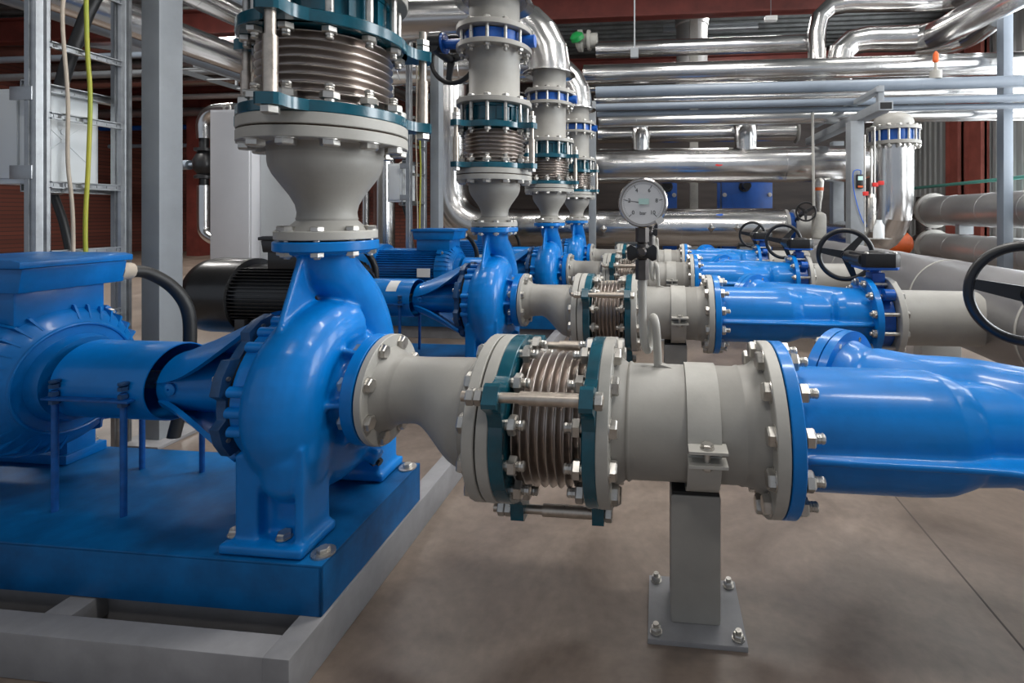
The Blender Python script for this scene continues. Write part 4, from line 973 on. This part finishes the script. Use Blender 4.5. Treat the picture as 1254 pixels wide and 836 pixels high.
# high pipes at the left
for z, r_, X, lb in ((2.63, .14, -4.4, 'large aluminium pipe running away high at left, beside the column'), (2.97, .11, -4.15, 'bright aluminium pipe running away above the first bellows'),
                     (2.62, .07, -4.8, 'medium grey pipe running away high at left'), (3.2, .05, -4.25, 'thin grey pipe running away high near the first riser')):
    clad('high_pipe', lb, [(X, 2.6, z), (X, 12, z)], r_, 'alu' if r_ > .08 else 'pgrey', group='pipes running away high at left', bands=[((X, y, z), (0, 1, 0)) for y in (4, 5.3, 6.6, 8)])
for v_, Y, r_, x0, x1, m_, lb in ((26, 8.5, .09, -14, -7.2, 'pgrey', 'grey pipe across the top left corner'), (58, 9.0, .17, -14, -5, 'alu', 'thick aluminium pipe crossing behind the left ladder top'),
                           (92, 7.5, .06, -14, -3.7, 'steel', 'thin grey rail crossing behind the left ladder and column'), (103, 9.5, .11, -14, -5.6, 'alu', 'aluminium pipe crossing just above the junction box'),
                           (140, 10.5, .10, -14, -6, 'alum', 'dull aluminium pipe crossing behind the junction box'), (158, 11, .06, -14, -6, 'hx', 'blue pipe along the brick wall'), (180, 11.2, .05, -14, -6, 'pgrey', 'thin grey pipe along the brick wall')):
    z = at(100, v_, Y).z; clad('cross_pipe', lb, [(x0, Y, z), (x1, Y, z)], r_, m_, group='pipes crossing at left', bands=[((x, Y, z), DX) for x in (-11, -9, -7.3)])
for v_, Y, r_, x0, x1, m_, lb in ((40, 8.0, .05, -14, -6.2, 'steel', 'thin grey pipe high above the left junction box'), (70, 7.0, .05, -14, -4.95, 'pgrey', 'thin painted pipe between the left ladder rungs'),
                           (82, 10.0, .09, -14, -5.2, 'aluw', 'dull aluminium pipe far behind, level with the first bellows'), (122, 9.9, .06, -14, -5.6, 'aluw', 'thin aluminium pipe far behind the left junction box')):
    z = at(100, v_, Y).z; clad('cross_pipe', lb, [(x0, Y, z), (x1, Y, z)], r_, m_, group='pipes crossing at left', bands=[((x, Y, z), DX) for x in (-11.5, -9.5, -7.5)])
for (x, y0_, y1_, z), lb in (((-5.6, 5.2, 11.5, 2.75), 'grey cable tray running away beside the tall box column'), ((-6.6, 5.2, 11.5, 3.35), 'upper grey cable tray running away at far left')):
    t = thing('cable_tray', lb, 'cable tray', (x, y0_, z), 'cable trays at left')
    for sg in (-1, 1): MB().box(x+sg*.2-.008, x+sg*.2+.008, y0_, y1_, z-.03, z+.03).build('side_rail', 'steel', t)
    y = y0_+.1
    while y < y1_: MB().box(x-.195, x+.195, y-.015, y+.015, z-.028, z-.012).build('rung', 'steel', t); y += .45
    for y in (6.0, 8.5, 11.0): MB().box(x-.012, x+.012, y-.012, y+.012, z-.03, ZC).build('hanger', 'steel', t)
for u, Y, lb in ((243, 10.8, 'oxide red wall post behind, right of the grey column'), (8, 11.2, 'oxide red wall post at the far left')):
    p = at(u, 100, Y); o = MB().box(p.x-.16, p.x+.16, Y-.15, Y+.15, 0, 4.9).build('wall_column', 'red'); tag(o, lb, 'column', 'red wall posts at left')
for x, y, z, lb in ((-8.2, 7.9, 3.75, 'grey roof truss beam at upper left'), (-10, 10.2, 4.1, 'grey roof truss beam far behind at upper left')):
    b = MB().obox((x, y, z), (3.2, 0, -.55), (0, .05, 0), (.01, 0, .07)); o = b.build('truss_beam', 'steel'); tag(o, lb, 'beam')

# ================================================================== light
wd = bpy.data.worlds.new('world'); bpy.context.scene.world = wd; wd.use_nodes = True
wd.node_tree.nodes['Background'].inputs[0].default_value = (.80, .88, 1.0, 1); wd.node_tree.nodes['Background'].inputs[1].default_value = .36
def area(x, y, z, sx, sy, p, rot=(0, 0, 0), col=(1, .97, .93)):
    l = bpy.data.lights.new('hall_light', 'AREA'); l.shape = 'RECTANGLE'; l.size = sx; l.size_y = sy; l.energy = p; l.color = col
    o = bpy.data.objects.new('hall_light', l); C.objects.link(o); o.location = (x, y, z); o.rotation_euler = rot
for x, y, p in ((.9, 2.2, 68), (-1.9, 1.5, 30), (.9, 4.8, 52), (-2.2, 4.6, 60), (3.6, 5.6, 45), (-7, 4.8, 200), (-9, 8.8, 220), (1.5, 9.0, 50), (2.4, .6, 55), (-.6, -1.2, 26)):
    area(x, y, 4.6, 1.4, .35, p)
for y, p in ((2.1, 105), (5.3, 60), (7.7, 40)): area(X1-.15, y, 2.3, 3.4, 1.4, p, (0, R(90), 0), (.92, .96, 1))  # no lamps: area lights added as daylight from the right wall windows
sc = bpy.context.scene
sc.view_settings.view_transform = 'Standard'; sc.view_settings.look = 'None'; sc.view_settings.gamma = 1; sc.view_settings.use_curve_mapping = False
sc.view_settings.exposure = .32
